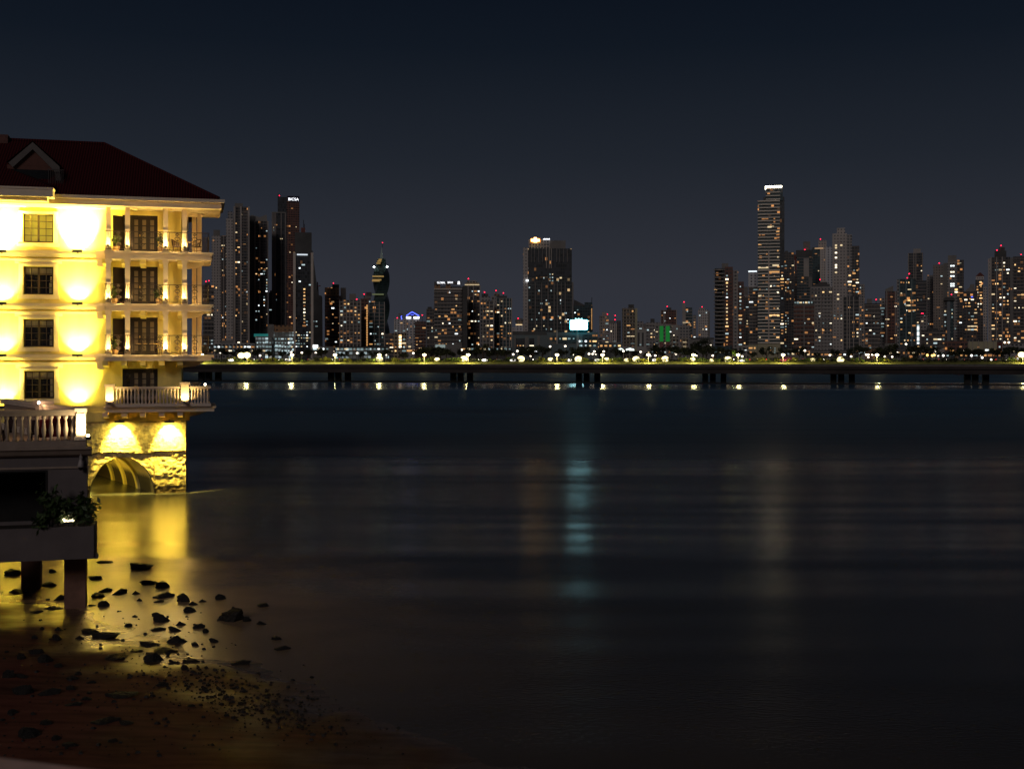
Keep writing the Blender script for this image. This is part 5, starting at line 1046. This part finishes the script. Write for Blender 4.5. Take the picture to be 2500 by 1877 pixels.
for py, px in ((599, 2041), (605, 2041), (617, 2041), (629, 2041), (647, 2041), (653, 2041), (665, 2041), (599, 2054), (719, 2046), (730, 2046)): o = link('lit_window', WMESH[3 if 610 < py < 660 else 2], t.o, (t.x(px), -.1, t.z(py))); o.scale = (2.3, 1, 1.7)
t.windows(26, 2081, 2097, 605, 740, .97, 4, front=2, bay=3.4, wide=.6); t.windows(8, 2069, 2080, 660, 730, .95, 5, front=1); t.windows(14, 2033, 2067, 690, 850, .7, 6)
simple(AT, 'dark flat topped tower with set back roof in front of the beige one', 'apartment tower', 1978, 2033, 700, 1200, 'grey', 24, .7, [('upper_floors', 1985, 2026, 693, 'plaindk', 700.2, 3), ('penthouse', 1998, 2020, 688, 'plaindk', 693.2, 5)], [(2002, 682, 1.3, 688)], ('dark', 3.8), ('dark', [1979, 2006, 2032]))
simple(AT, 'dark tower with pale vertical ribs below the beige one', 'apartment tower', 2058, 2099, 725, 1150, 'black', 18, .8, pil=('slab', [2058.5, 2068, 2074, 2084, 2098]), slab=('dark', 3.7)); simple(AT, 'plain grey strip tower on the right flank of the beige one', 'apartment tower', 2097, 2111, 694, 1500, 'grey', 14, .7)
simple(AT, 'striped dark slab with rounded balconies in the right gap', 'apartment tower', 2111, 2148, 743, 1200, 'dark', 20, .4, [('roof_block', 2116, 2129, 729, 'plain', 743.2, 4), ('roof_edge', 2110, 2149, 741, 'plaindk', 743.1, -.8)], [(2139, 731, 1.2)], ('slab', 3.8))
simple(AT, 'small pale block left of the slant topped tower', 'apartment tower', 2148.1, 2161, 728, 1350, 'grey', 12, .35)
t = simple(AT, 'slant topped dark tower left of the teal tower', 'apartment tower', 2161.1, 2192, 711, 1300, 'brown', 12, .8, pil=('slab', [2165, 2186, 2191]))
MB().prism([(t.x(2161.2), t.z(711) + .02), (t.x(2181), t.z(711) + .02), (t.x(2181), t.z(697)), (t.x(2161.2), t.z(706))], 3, 12).build('slanted_crown', ST['plain'], t.o)
t = simple(AT, 'dark teal tower with bright rows of amber windows', 'apartment tower', 2195, 2236, 681, 1150, 'teal', 26, .7, [('edge_shaft', 2189, 2194.9, 682, 'grey', None, -.4)], [(2220, 668, 1.5, 681), (2215, 678, 1)], pil=('teal', [2196, 2212, 2226]))
for py in (735, 747, 759): t.windows(10, 2210, 2236, py, py + 4, 1, py, fh=3.6, bay=2.4, wide=.8)
t.windows(16, 2205, 2236, 826, 836, .5, 9, bay=2.4); t.windows(8, 2203, 2222, 690, 695, .8, 10, bay=2.2)
simple(AT, 'tall ribbed dark tower rising behind the teal one', 'apartment tower', 2217, 2253, 618, 1700, 'black', 8, .7, [('penthouse', 2230, 2248, 607, 'plainlt', 618.2, 3)], slab=('dark', 3.9), pil=('slab', [2217.5, 2231, 2236, 2252]))
simple(AT, 'black striped tower immediately right of the teal one', 'apartment tower', 2236.1, 2262, 685, 1300, 'black', 18, .3, slab=('dark', 3.7))
simple(AT, 'grey slab tower with a thin lit edge behind the black striped one', 'apartment tower', 2263, 2278, 672, 1650, 'grey', 8, .5, [('edge', 2261.5, 2262.9, 676, 'plainlt', None, -.5)], [(2265, 725, 1.4, 732)])
t = simple(AT, 'broad unlit brownish grey tower with a red beacon', 'apartment tower', 2278.1, 2303, 647, 1600, 'conc', 6, .8, [('rear_wing', 2303.05, 2313, 642, 'plain', None, 5)], [(2293, 642, 1.3, 647)]); next(c for c in t.o.children if c.name.startswith('body')).data.materials[0] = facade('dim_concrete_facade', (.17, .14, .125), (.02, .02, .02), 3.6, 3.4, (.3, .7), (.35, .75), .03, .6, 1.2)
t = Tower(AT, 'tower with pairs of bright windows down its left bay', 'apartment tower', 2313, 2353, 1400)
t.box('body', 2313, 2337, 640, 'grey'); t.box('penthouse', 2314, 2335, 623, 'plain', 640.2, 2, 14); t.box('wing', 2337.05, 2353, 635, 'dark', None, 1, 20)
for py, w_ in ((649, 5), (664, 3), (674, 5), (693, 5), (698, 5), (707, 1), (713, 3)):
    for px in ((2322.5, 2328) if py < 700 else (2333, 2336)): o = link('lit_window', WMESH[w_], t.o, (t.x(px), -.1, t.z(py))); o.scale = (2.0, 1, 1.6)
t.windows(18, 2314, 2336, 720, 850, .4, 3); t.windows(12, 2338, 2352, 690, 850, .8, 4, front=1); t.box('lit_ledge', 2337.5, 2347, 642, em('ledge_dim', (.8, .75, .5), .4), 643.2, .6, .3)
t = Tower('monument_tower', 'plain pale column building with a dark overhanging cap', 'tower', 2309, 2329, 1150)
t.box('shaft', 2312, 2320, 733, pm('blue_grey_shaft', (.16, .17, .19), .7, .08, .05)); t.box('dark_flank', 2320.05, 2328, 733, 'teal', None, .5, 16); t.box('cap', 2303, 2331, 729, 'plaindk', 734, -2, 22); t.box('cap', 2306, 2328, 725.5, 'plaindk', 729.1, 0, 18); t.beacon(2323, 719, 1.4, 726); t.windows(8, 2321, 2328, 740, 850, .3, 4, front=.5); t.windows(7, 2304, 2311, 742, 800, .2, 5, front=1); t.box('rear_block', 2303, 2311.9, 735, 'dark', None, 1, 16)
t = Tower(AT, 'gabled dark tower with rows of golden windows', 'apartment tower', 2353, 2387, 1250)
t.box('body', 2353, 2387, 712, 'dark'); MB().prism([(t.x(2358), t.z(712) + .02), (t.x(2384), t.z(712) + .02), (t.x(2384), t.z(708)), (t.x(2370), t.z(699)), (t.x(2358), t.z(708))], 1, 16).build('gable', ST['plain'], t.o); t.box('turret', 2368, 2379, 693, 'plain', 703, 8, 8)
t.windows(44, 2354, 2386, 724, 850, .97, 3, wide=.6); t.windows(8, 2363, 2374, 727, 734, 1, 4, fh=3.2); o = link('blue_lamp', MB().box(-.8, .8, -.3, .1, -.4, .4).mesh('blue_lamp', nb), t.o, (t.x(2373), -.1, t.z(725)))
t = Tower(AT, 'cream turreted tower with a small hipped cap', 'apartment tower', 2381, 2410, 1450)
t.box('body', 2381, 2400, 683, 'dark'); t.box('wing', 2400.05, 2410, 700, 'pink', None, -.5, 20); t.box('turret', 2382, 2402, 674, 'pink', 683.2, 2, 10)
MB().hexa([(t.x(2382), 1.5, t.z(674) + .02), (t.x(2403), 1.5, t.z(674) + .02), (t.x(2403), 13, t.z(674) + .02), (t.x(2382), 13, t.z(674) + .02), (t.x(2391), 6, t.z(665)), (t.x(2395), 6, t.z(665)), (t.x(2395), 8, t.z(665)), (t.x(2391), 8, t.z(665))]).build('hipped_cap', ST['reddark'], t.o); t.windows(22, 2382, 2399, 686, 760, .9, 4, wide=.6); t.windows(8, 2388, 2400, 683, 700, 1, 6, front=-.2)
t = Tower(AT, 'very tall dark tower with stepped crown and two beacons at far right', 'apartment tower', 2412, 2466, 1200)
t.box('body', 2419, 2466, 628, 'dark'); t.box('lit_edge', 2412, 2418.9, 631, 'conc', None, -.3, 20); t.box('crown', 2428, 2457, 612, 'plaindk', 628.2, 3, 14); t.box('crown', 2438, 2453, 603, 'plaindk', 612.2, 5, 10); t.beacon(2444, 599, 1.4, 603); t.beacon(2434, 610, 1.4, 613)
t.windows(80, 2420, 2465, 632, 850, .8, 3, wide=.5); t.slabs(2434, 2445, 640, None, 3.7, 'dark', .6, .6, False); t.pilasters([2419.5, 2433, 2447], 627.6, None, 'slab', 1.1, 1.0); t.pilasters([2418], 630.5, None, 'pale', .8, .6, -.3)
simple(AT, 'blank grey strip tower between the two tall right towers', 'apartment tower', 2466.1, 2473, 629, 1400, 'plain', 0, .5)
simple(AT, 'dark tower with amber rows cut by the right picture edge', 'apartment tower', 2473.1, 2512, 626, 1250, 'dark', 44, .75, [], [(2493, 621, .9, 626)], ('dark', 3.7))
# --- low buildings along the right shore
t = simple('apartment_block', 'low block with a column of white lit landings', 'building', 2236, 2247, 790, 1060, 'plain', 0)
for k_ in range(11): o = link('lit_window', WMESH[5 if k_ % 3 else 4], t.o, (t.x(2241.5), -.1, t.z(795 + 4.3 * k_))); o.scale = (1.9, 1, 1.1)
simple('apartment_block', 'mid height grey block with twin red lamps', 'building', 2247.1, 2265, 771, 1250, 'grey', 5, .4, [], [(2250, 765), (2253, 765)]); simple('apartment_block', 'wide dark low block in the right middle ground', 'building', 2248, 2309, 806, 1080, 'dark', 26, .75, [('roof_block', 2262, 2290, 801, 'plaindk', 806.2, 4)], slab=('dark', 3.8))
simple('apartment_block', 'square dark low block beside the floodlit hall', 'building', 2307, 2362, 833, 1020, 'brown', 6, .7)
t = simple('exhibition_hall', 'broad floodlit hall with a curved pale front at far right', 'hall', 2363, 2434, 834, 1100, 'beige', 0, depth=40); t.pilasters([2366, 2375, 2389, 2403, 2412, 2426], 830, None, 'slab', .5, 1.0); t.windows(14, 2405, 2433, 852, 860, .1, 3)
simple('apartment_block', 'small dark red building right of the floodlit hall', 'building', 2434.1, 2447, 836, 1050, 'reddark', 0); simple('low_building', 'blue grey low building with clustered white lamps at the right edge', 'building', 2447.1, 2512, 840, 1000, 'grey', 60, .02, bay=2.4)
simple('parking_building', 'long low open decked garage below the red office block', 'garage', 1967, 2080, 855, 900, 'dark', 26, .7, slab=('slab', 2.6), bot=872, depth=30); simple('low_building', 'low whitewashed house right of the open decked garage', 'building', 2096, 2112, 852, 880, 'plainlt', 2, .5, bot=868); simple('low_building', 'orange lit bar building behind the right lamps', 'building', 2113, 2142, 852, 885, 'brick', 16, .98, bot=872)
simple('parking_building', 'pale gridded garage at the foot of the rounded tower', 'garage', 1802, 1827, 843, 950, 'grey', 16, .2, slab=('slab', 3.2), bot=862); simple('low_building', 'plain beige annex left of the tallest tower', 'building', 1827.1, 1848, 842, 980, 'beige', 5, .95, bot=866); simple('low_building', 'low glassy lobby in front of the rounded tower', 'building', 1741, 1788, 845, 960, 'teal', 22, .35, bot=866); simple('low_building', 'white roofed kiosk row right of the tallest tower', 'building', 1906, 1966, 852, 930, 'plain', 16, .5, bot=870)
simple('low_building', 'long low strip mall left of the twisted tower', 'building', 820, 950, 848, 980, 'garage', 30, .1, [('roof', 818, 952, 846, 'plaindk', 848.2, -2)], bot=858); simple('low_building', 'low pale shed with one bright sign left of the strip mall', 'building', 763, 815, 846, 960, 'plain', 8, .2, [('bright_sign', 764, 776, 842, em('white_box_sign', (.95, 1, 1), 3), 849, -1)], bot=858); simple('low_building', 'dark low hall between the bank and the mall', 'building', 1128, 1250, 848, 980, 'plaindk', 30, .5, bot=858)
simple('low_building', 'low dark terrace of shops near the far right trees', 'building', 2143, 2236, 845, 930, 'dark', 34, .7, [('roof_block', 2160, 2190, 838, 'plain', 845.2, 4)], bot=868); simple('low_building', 'dim low houses in front of the brownish grey tower', 'building', 2237, 2306, 850, 920, 'grey', 18, .7, [('roof_block', 2250, 2268, 845, 'plaindk', 850.2, 4)], bot=870)
simple('low_building', 'low dim building behind the trees left of the hall', 'building', 1578, 1680, 852, 960, 'grey', 22, .5, bot=866); simple('low_building', 'low row of lit shops behind the far right lamps', 'building', 2307, 2446, 858, 900, 'dark', 40, .6, bot=874)

# ------------------------------------------------------------------ promenade: lamps, floodlights, shrubs, trees, cars
M_pole = pm('white_pole', (.55, .52, .46), .5, .1, 2)
def pxy(px, Y): return (px - CX) / F * Y
def zy(py, Y): return EYE + (CY - py) * Y / F
YL = 701
M_globe = em('lamp_globe', (1, .86, .52), 8, True)
t = thing('street_lamp', 'slender white street lamp with a glowing globe head on the far promenade', 'street lamp', (0, 0, 0), 0, 'globe street lamps along the far promenade')
MB().tube([(0, 0, -.3), (0, 0, 3.6), (0, 0, 4.4)], [.13, .11, .2], 6).build('pole', M_pole, t)
MB().lathe([(.2, 4.4), (.95, 4.65), (1.15, 5.05), (.9, 5.45), (.2, 5.7)], n=10).build('lamp_globe', M_globe, t, smooth=True)
lamp('lamp_light', 'POINT', t, (0, -2.0, 4.9), (0, 0, 0), 5500, (1, .86, .36), shadow_soft_size=1.3)
first = True
for px in (493, 603, 713, 818, 926, 1036, 1143, 1360, 1471, 1583, 1693, 1802, 1912, 2141, 2497):
    o = t if first else copy_tree(t); first = False; o.location = (pxy(px, YL), YL, 3.65)
M_flood = [em('floodlight_warm', (1, .82, .40), 2.6, True), em('floodlight_white', (1, .95, .88), 2.2, True), em('floodlight_orange', (1, .58, .15), 3.5, True)]
def flood(name, label, m, w, h, hpole, grp):
    f = thing(name, label, 'floodlight', (0, 0, -50), 0, grp)
    MB().tube([(0, 0, -.4), (0, 0, hpole - h * .5)], .12, 6).build('pole', M_pole, f)
    hd = MB().box(-w * .52, w * .52, .12, .5, hpole - h * .52, hpole + h * .52).build('housing', M_fix, f)
    MB().ball((0, 0, hpole), w * .5, .3, h * .5, 12, 6).build('lamp_lens', m, f, smooth=True)  # lens oversized, so the lamp's glare is put into its shape
    return f
big = flood('floodlight_mast', 'big dazzling warm floodlight on a short mast among the promenade shrubs', M_flood[0], 4.4, 3.5, 3.0, 'big warm floodlights along the promenade')
sml = flood('floodlight_mast', 'smaller warm floodlight on a short mast among the promenade shrubs', M_flood[0], 3.2, 1.9, 2.6, 'small warm floodlights along the promenade')
wht = flood('floodlight_mast', 'low wide white floodlight by the promenade shrubs', M_flood[1], 3.6, 1.4, 2.3, 'white floodlights along the promenade')
org = flood('floodlight_mast', 'orange floodlight behind the right trees', M_flood[2], 1.5, 1.5, 5.5, 'orange floodlights behind the right trees')
cold = flood('floodlight_mast', 'cold white floodlight on a tall mast behind the right trees', M_flood[1], 1.6, 1.5, 5.5, 'cold floodlights behind the right trees')
used = {}
for f, lst in ((big, ((589, 868), (603, 867), (926, 877), (1133, 876), (1272, 876), (1412, 876.5), (1553, 877), (1624, 876.5), (1777, 877.5), (2052, 878), (2494, 866))),
               (sml, ((1067, 877), (1344, 877), (1481, 877), (1530, 879), (1691, 877), (1737, 880), (1984, 878))),
               (wht, ((564, 879), (703, 878), (1183, 879), (1252, 879), (1391, 879), (1459, 879), (1599, 879), (1811, 880))),
               (org, ((2264, 867), (2276, 868), (2281, 867))), (cold, ((2303, 868), (2398, 873), (2372, 868), (2484, 876)))):
    for k, (px, py) in enumerate(lst):
        o = f if k == 0 else copy_tree(f); Y = 711 if f not in (org, cold) else 760
        hp = {big: 3.0, sml: 2.6, wht: 2.3, org: 5.5, cold: 5.5}[f]
        o.location = (pxy(px, Y), Y, zy(py, Y) - hp)
# park lamps further back
M_pk = em('park_lamp', (1, .86, .66), 4, True); M_pk2 = em('park_lamp_pink', (1, .72, .5), 14)
pk = thing('park_lamp', 'small street lamp on a thin pole behind the promenade trees', 'street lamp', (0, 0, -50), 0, 'small street lamps behind the promenade')
MB().tube([(0, 0, -3), (0, 0, 5.6)], .1, 5).build('pole', M_pole, pk); MB().ball((0, 0, 6), .75, .75, .6, 8, 5).build('lamp_head', M_pk, pk, smooth=True)
first = True; g = random.Random(21)
for px, py in ((538, 861), (635, 868), (651, 866), (711, 860), (737, 861), (771, 861), (872, 862), (941, 862), (944, 867), (1009, 862), (1062, 857), (1127, 854), (1253, 865), (1263, 857), (1343, 846), (1380, 845), (1400, 865), (1438, 864), (1447, 864), (1455, 864), (1295, 869), (1564, 859), (1522, 857), (1474, 858), (1504, 858), (1451, 858), (1735, 843), (1740, 868), (1812, 870), (1925, 857), (1965, 856), (1953, 856), (2026, 867), (2078, 870), (2115, 866), (2120, 866), (2130, 866), (2139, 867), (2191, 861), (2284, 857), (2353, 857), (2420, 878), (2457, 880), (2478, 876), (2120, 872), (2290, 868), (2212, 840), (2453, 836), (2463, 836), (1588, 868), (1600, 868), (1650, 864), (1700, 868), (2160, 870), (2178, 871)):
    o = pk if first else copy_tree(pk); first = False; Y = g.uniform(770, 860); o.location = (pxy(px, Y), Y, zy(py, Y) - 6)
# shrubs on the bank
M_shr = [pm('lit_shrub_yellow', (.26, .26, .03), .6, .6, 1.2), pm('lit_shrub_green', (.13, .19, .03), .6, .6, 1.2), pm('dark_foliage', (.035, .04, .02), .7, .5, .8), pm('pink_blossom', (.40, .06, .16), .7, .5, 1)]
def foliage(n, lumps, ls, g):
    b = MB()
    for _ in range(n):
        c, r = g.choice(lumps); d = Vector((g.gauss(0, 1), g.gauss(0, 1), g.gauss(0, 1))).normalized() * r * (g.random() ** .45); p = Vector(c) + Vector((d.x, d.y, d.z * .8))
        u = Vector((g.gauss(0, 1), g.gauss(0, 1), g.gauss(0, .7))).normalized() * ls * g.uniform(.6, 1.3); w = u.cross(Vector((g.gauss(0, 1), g.gauss(0, 1), 1))).normalized() * ls * .5
        b.quad(p - u, p + w, p + u, p - w)
    return b
g = random.Random(5); sm = []
for v in range(6):
    lumps = [((g.uniform(-2, 2), g.uniform(-.6, .6), g.uniform(.4, 1.2)), g.uniform(.5, 1.0)) for _ in range(6)]
    sm.append([foliage(260, lumps, .26, g).mesh('leaves', m) for m in M_shr])
stem_me = MB().tube([(-.8, 0, -.3), (-.9, 0, 1.0)], .07, 4).tube([(.7, 0, -.3), (.9, .1, 1.0)], .07, 4).tube([(0, 0, -.3), (0, 0, 1.2)], .07, 4).mesh('stems', pm('bark', (.06, .04, .03), .9))
KIND = ('yellow lit shrub on the grass bank of the far promenade', 'green lit shrub on the grass bank of the far promenade', 'dark shrub on the grass bank of the far promenade', 'pink blossoming shrub on the grass bank right of the tallest tower')
px = 480
while px < 2510:
    if 2185 < px < 2430: k = 2
    elif px in range(1905, 1932): k = 3
    else: k = g.choice((0, 0, 1, 1, 2))
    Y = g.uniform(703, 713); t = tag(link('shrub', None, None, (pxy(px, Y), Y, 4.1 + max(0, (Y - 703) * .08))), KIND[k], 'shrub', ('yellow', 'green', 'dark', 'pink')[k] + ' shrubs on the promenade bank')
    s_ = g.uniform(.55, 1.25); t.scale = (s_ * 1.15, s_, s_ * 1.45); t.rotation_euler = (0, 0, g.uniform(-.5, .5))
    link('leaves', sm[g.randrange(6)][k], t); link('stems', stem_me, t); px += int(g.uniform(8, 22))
# trees behind the avenue
tm = []
for v in range(5):
    lumps = [((g.uniform(-3.2, 3.2), g.uniform(-2, 2), g.uniform(3.6, 6.4)), g.uniform(1.0, 1.9)) for _ in range(9)]
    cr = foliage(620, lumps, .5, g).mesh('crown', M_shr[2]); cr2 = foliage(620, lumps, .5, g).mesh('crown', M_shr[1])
    tr = MB().tube([(0, 0, -1), (.1, 0, 2.0), (.2, .1, 4.2)], [.32, .24, .12], 6)
    for _ in range(4): a = g.uniform(0, 6.28); tr.tube([(.1, 0, 2.0), (1.2 * math.cos(a), 1.2 * math.sin(a), 3.6), (2.3 * math.cos(a), 1.6 * math.sin(a), 4.9)], [.16, .11, .05], 5)
    tm.append((cr, cr2, tr.mesh('trunk', pm('bark', (.06, .04, .03), .9))))
def tree(px, Y, s, ci=0, lab=None):
    t = tag(link('tree', None, None, (pxy(px, Y), Y, GZ)), lab or 'round dark tree behind the lamps of the far promenade', 'tree', 'trees behind the far promenade')
    v = tm[g.randrange(5)]; link('crown', v[ci], t); link('trunk', v[2], t); t.scale = (s, s, s); t.rotation_euler = (0, 0, g.uniform(0, 6.28))
for k in range(64):
    px = 500 + k * 32 + g.uniform(-12, 12); tree(px, g.uniform(755, 840), g.uniform(.75, 1.35))
tree(1717, 900, 2.1, 0, 'biggest round tree in front of the plain grey hall'); tree(1688, 800, 1.3); tree(1605, 800, 1.6); tree(1640, 790, 1.5)
for px in (1045, 1075, 1090, 1180, 1215, 1300, 1425, 2150, 2175, 2240, 2270, 2330, 2352, 2390, 2465): tree(px, g.uniform(752, 790), g.uniform(1.1, 1.6))
t = thing('tree', 'small bright green lit tree in front of the rounded tower', 'tree', (pxy(1788, 800), 800, GZ)); link('crown', tm[0][1], t); link('trunk', tm[0][2], t); t.scale = (.8, .8, 1.1)
lamp('tree_uplight', 'POINT', t, (0, -3.5, 1.5), (0, 0, 0), 900, (.85, 1, .35), shadow_soft_size=.3)
def palm(px, Y, h, lab):
    t = thing('palm_tree', lab, 'palm', (pxy(px, Y), Y, GZ))
    MB().tube([(0, 0, -.5), (.1, 0, h * .5), (0, 0, h)], [.22, .16, .13], 6).build('trunk', pm('bark', (.06, .04, .03), .9), t)
    b = MB()
    for i in range(13):
        a = 2 * math.pi * i / 13; el = g.uniform(-.1, .7); pts = []
        for j in range(6):
            u = j / 5; pts.append(Vector((math.cos(a) * 3.0 * u, math.sin(a) * 3.0 * u, h + 3.0 * u * math.sin(el) - 2.2 * u * u)))
        for j in range(5):
            sd_ = Vector((-math.sin(a), math.cos(a), -.35)) * .42 * (1 - .15 * j); sd2 = Vector((math.sin(a), -math.cos(a), -.35)) * .42 * (1 - .15 * j)
            b.quad(pts[j], pts[j + 1], pts[j + 1] + sd_ * .8, pts[j] + sd_); b.quad(pts[j], pts[j] + sd2, pts[j + 1] + sd2 * .8, pts[j + 1])
    b.build('fronds', M_shr[2], t)
palm(1862, 800, 8.5, 'palm tree against the beige podium of the tallest tower'); palm(528, 760, 6, 'palm tree beside the hotel balcony end on the far shore'); palm(735, 720, 4.2, 'small palm on the promenade bank left of the twisted tower'); palm(988, 722, 4.0, 'dark small palm on the promenade bank right of the twisted tower'); palm(1898, 790, 5, 'small palm right of the beige podium')
# cars on the avenue, standing in for the light trails of moving traffic
car = thing('avenue_car', 'car with glowing headlights on the far avenue behind the shrubs', 'car', (0, 0, -50), 0, 'cars on the far avenue')
M_car = pm('car_paint', (.18, .18, .19), .3, .2, .5)
MB().prism([(-2.2, .35), (2.15, .35), (2.2, .75), (1.9, .92), (1.1, 1.0), (.45, 1.45), (-1.1, 1.48), (-1.8, 1.02), (-2.2, .95)], -.85, .85).build('body', M_car, car)
MB().prism([(.98, 1.02), (.42, 1.40), (-1.05, 1.43), (-1.6, 1.02)], -.87, -.855).build('side_window', pm('car_glass', (.01, .01, .012), .1), car)
for x in (-1.35, 1.4):
    for y in (-.88, .7):
        w = MB(); w.v = []; b = MB().lathe([(.33, 0), (.33, .18)], n=10)
        b.v = [(x + vx, y + vz, .33 + vy) for vx, vy, vz in b.v]; b.build('wheel', pm('tyre', (.015, .015, .015), .9), car)
for y in (-.6, .6): MB().ball((2.19, y, .72), .12, .2, .13, 6, 4).build('headlight', em('headlamp', (1, .93, .8), 25), car)
for y in (-.6, .6): MB().box(-2.24, -2.19, y - .2, y + .2, .74, .9).build('tail_light', em('tail_lamp', (1, .05, .03), 10), car)
first = True
for px in (630, 690, 760, 820, 905, 985, 1100, 1160, 1220, 1310, 1420, 1505, 1580, 1665, 1800, 1840, 1880, 1950, 2020, 2095, 2190, 2245, 2300, 2345, 2440):
    o = car if first else copy_tree(car); first = False; k = g.random() < .5
    o.location = (pxy(px, 730 + 9 * k), 730 + 9 * k, 5.07); o.rotation_euler = (0, 0, (math.pi if k else 0) + g.uniform(-.04, .04))
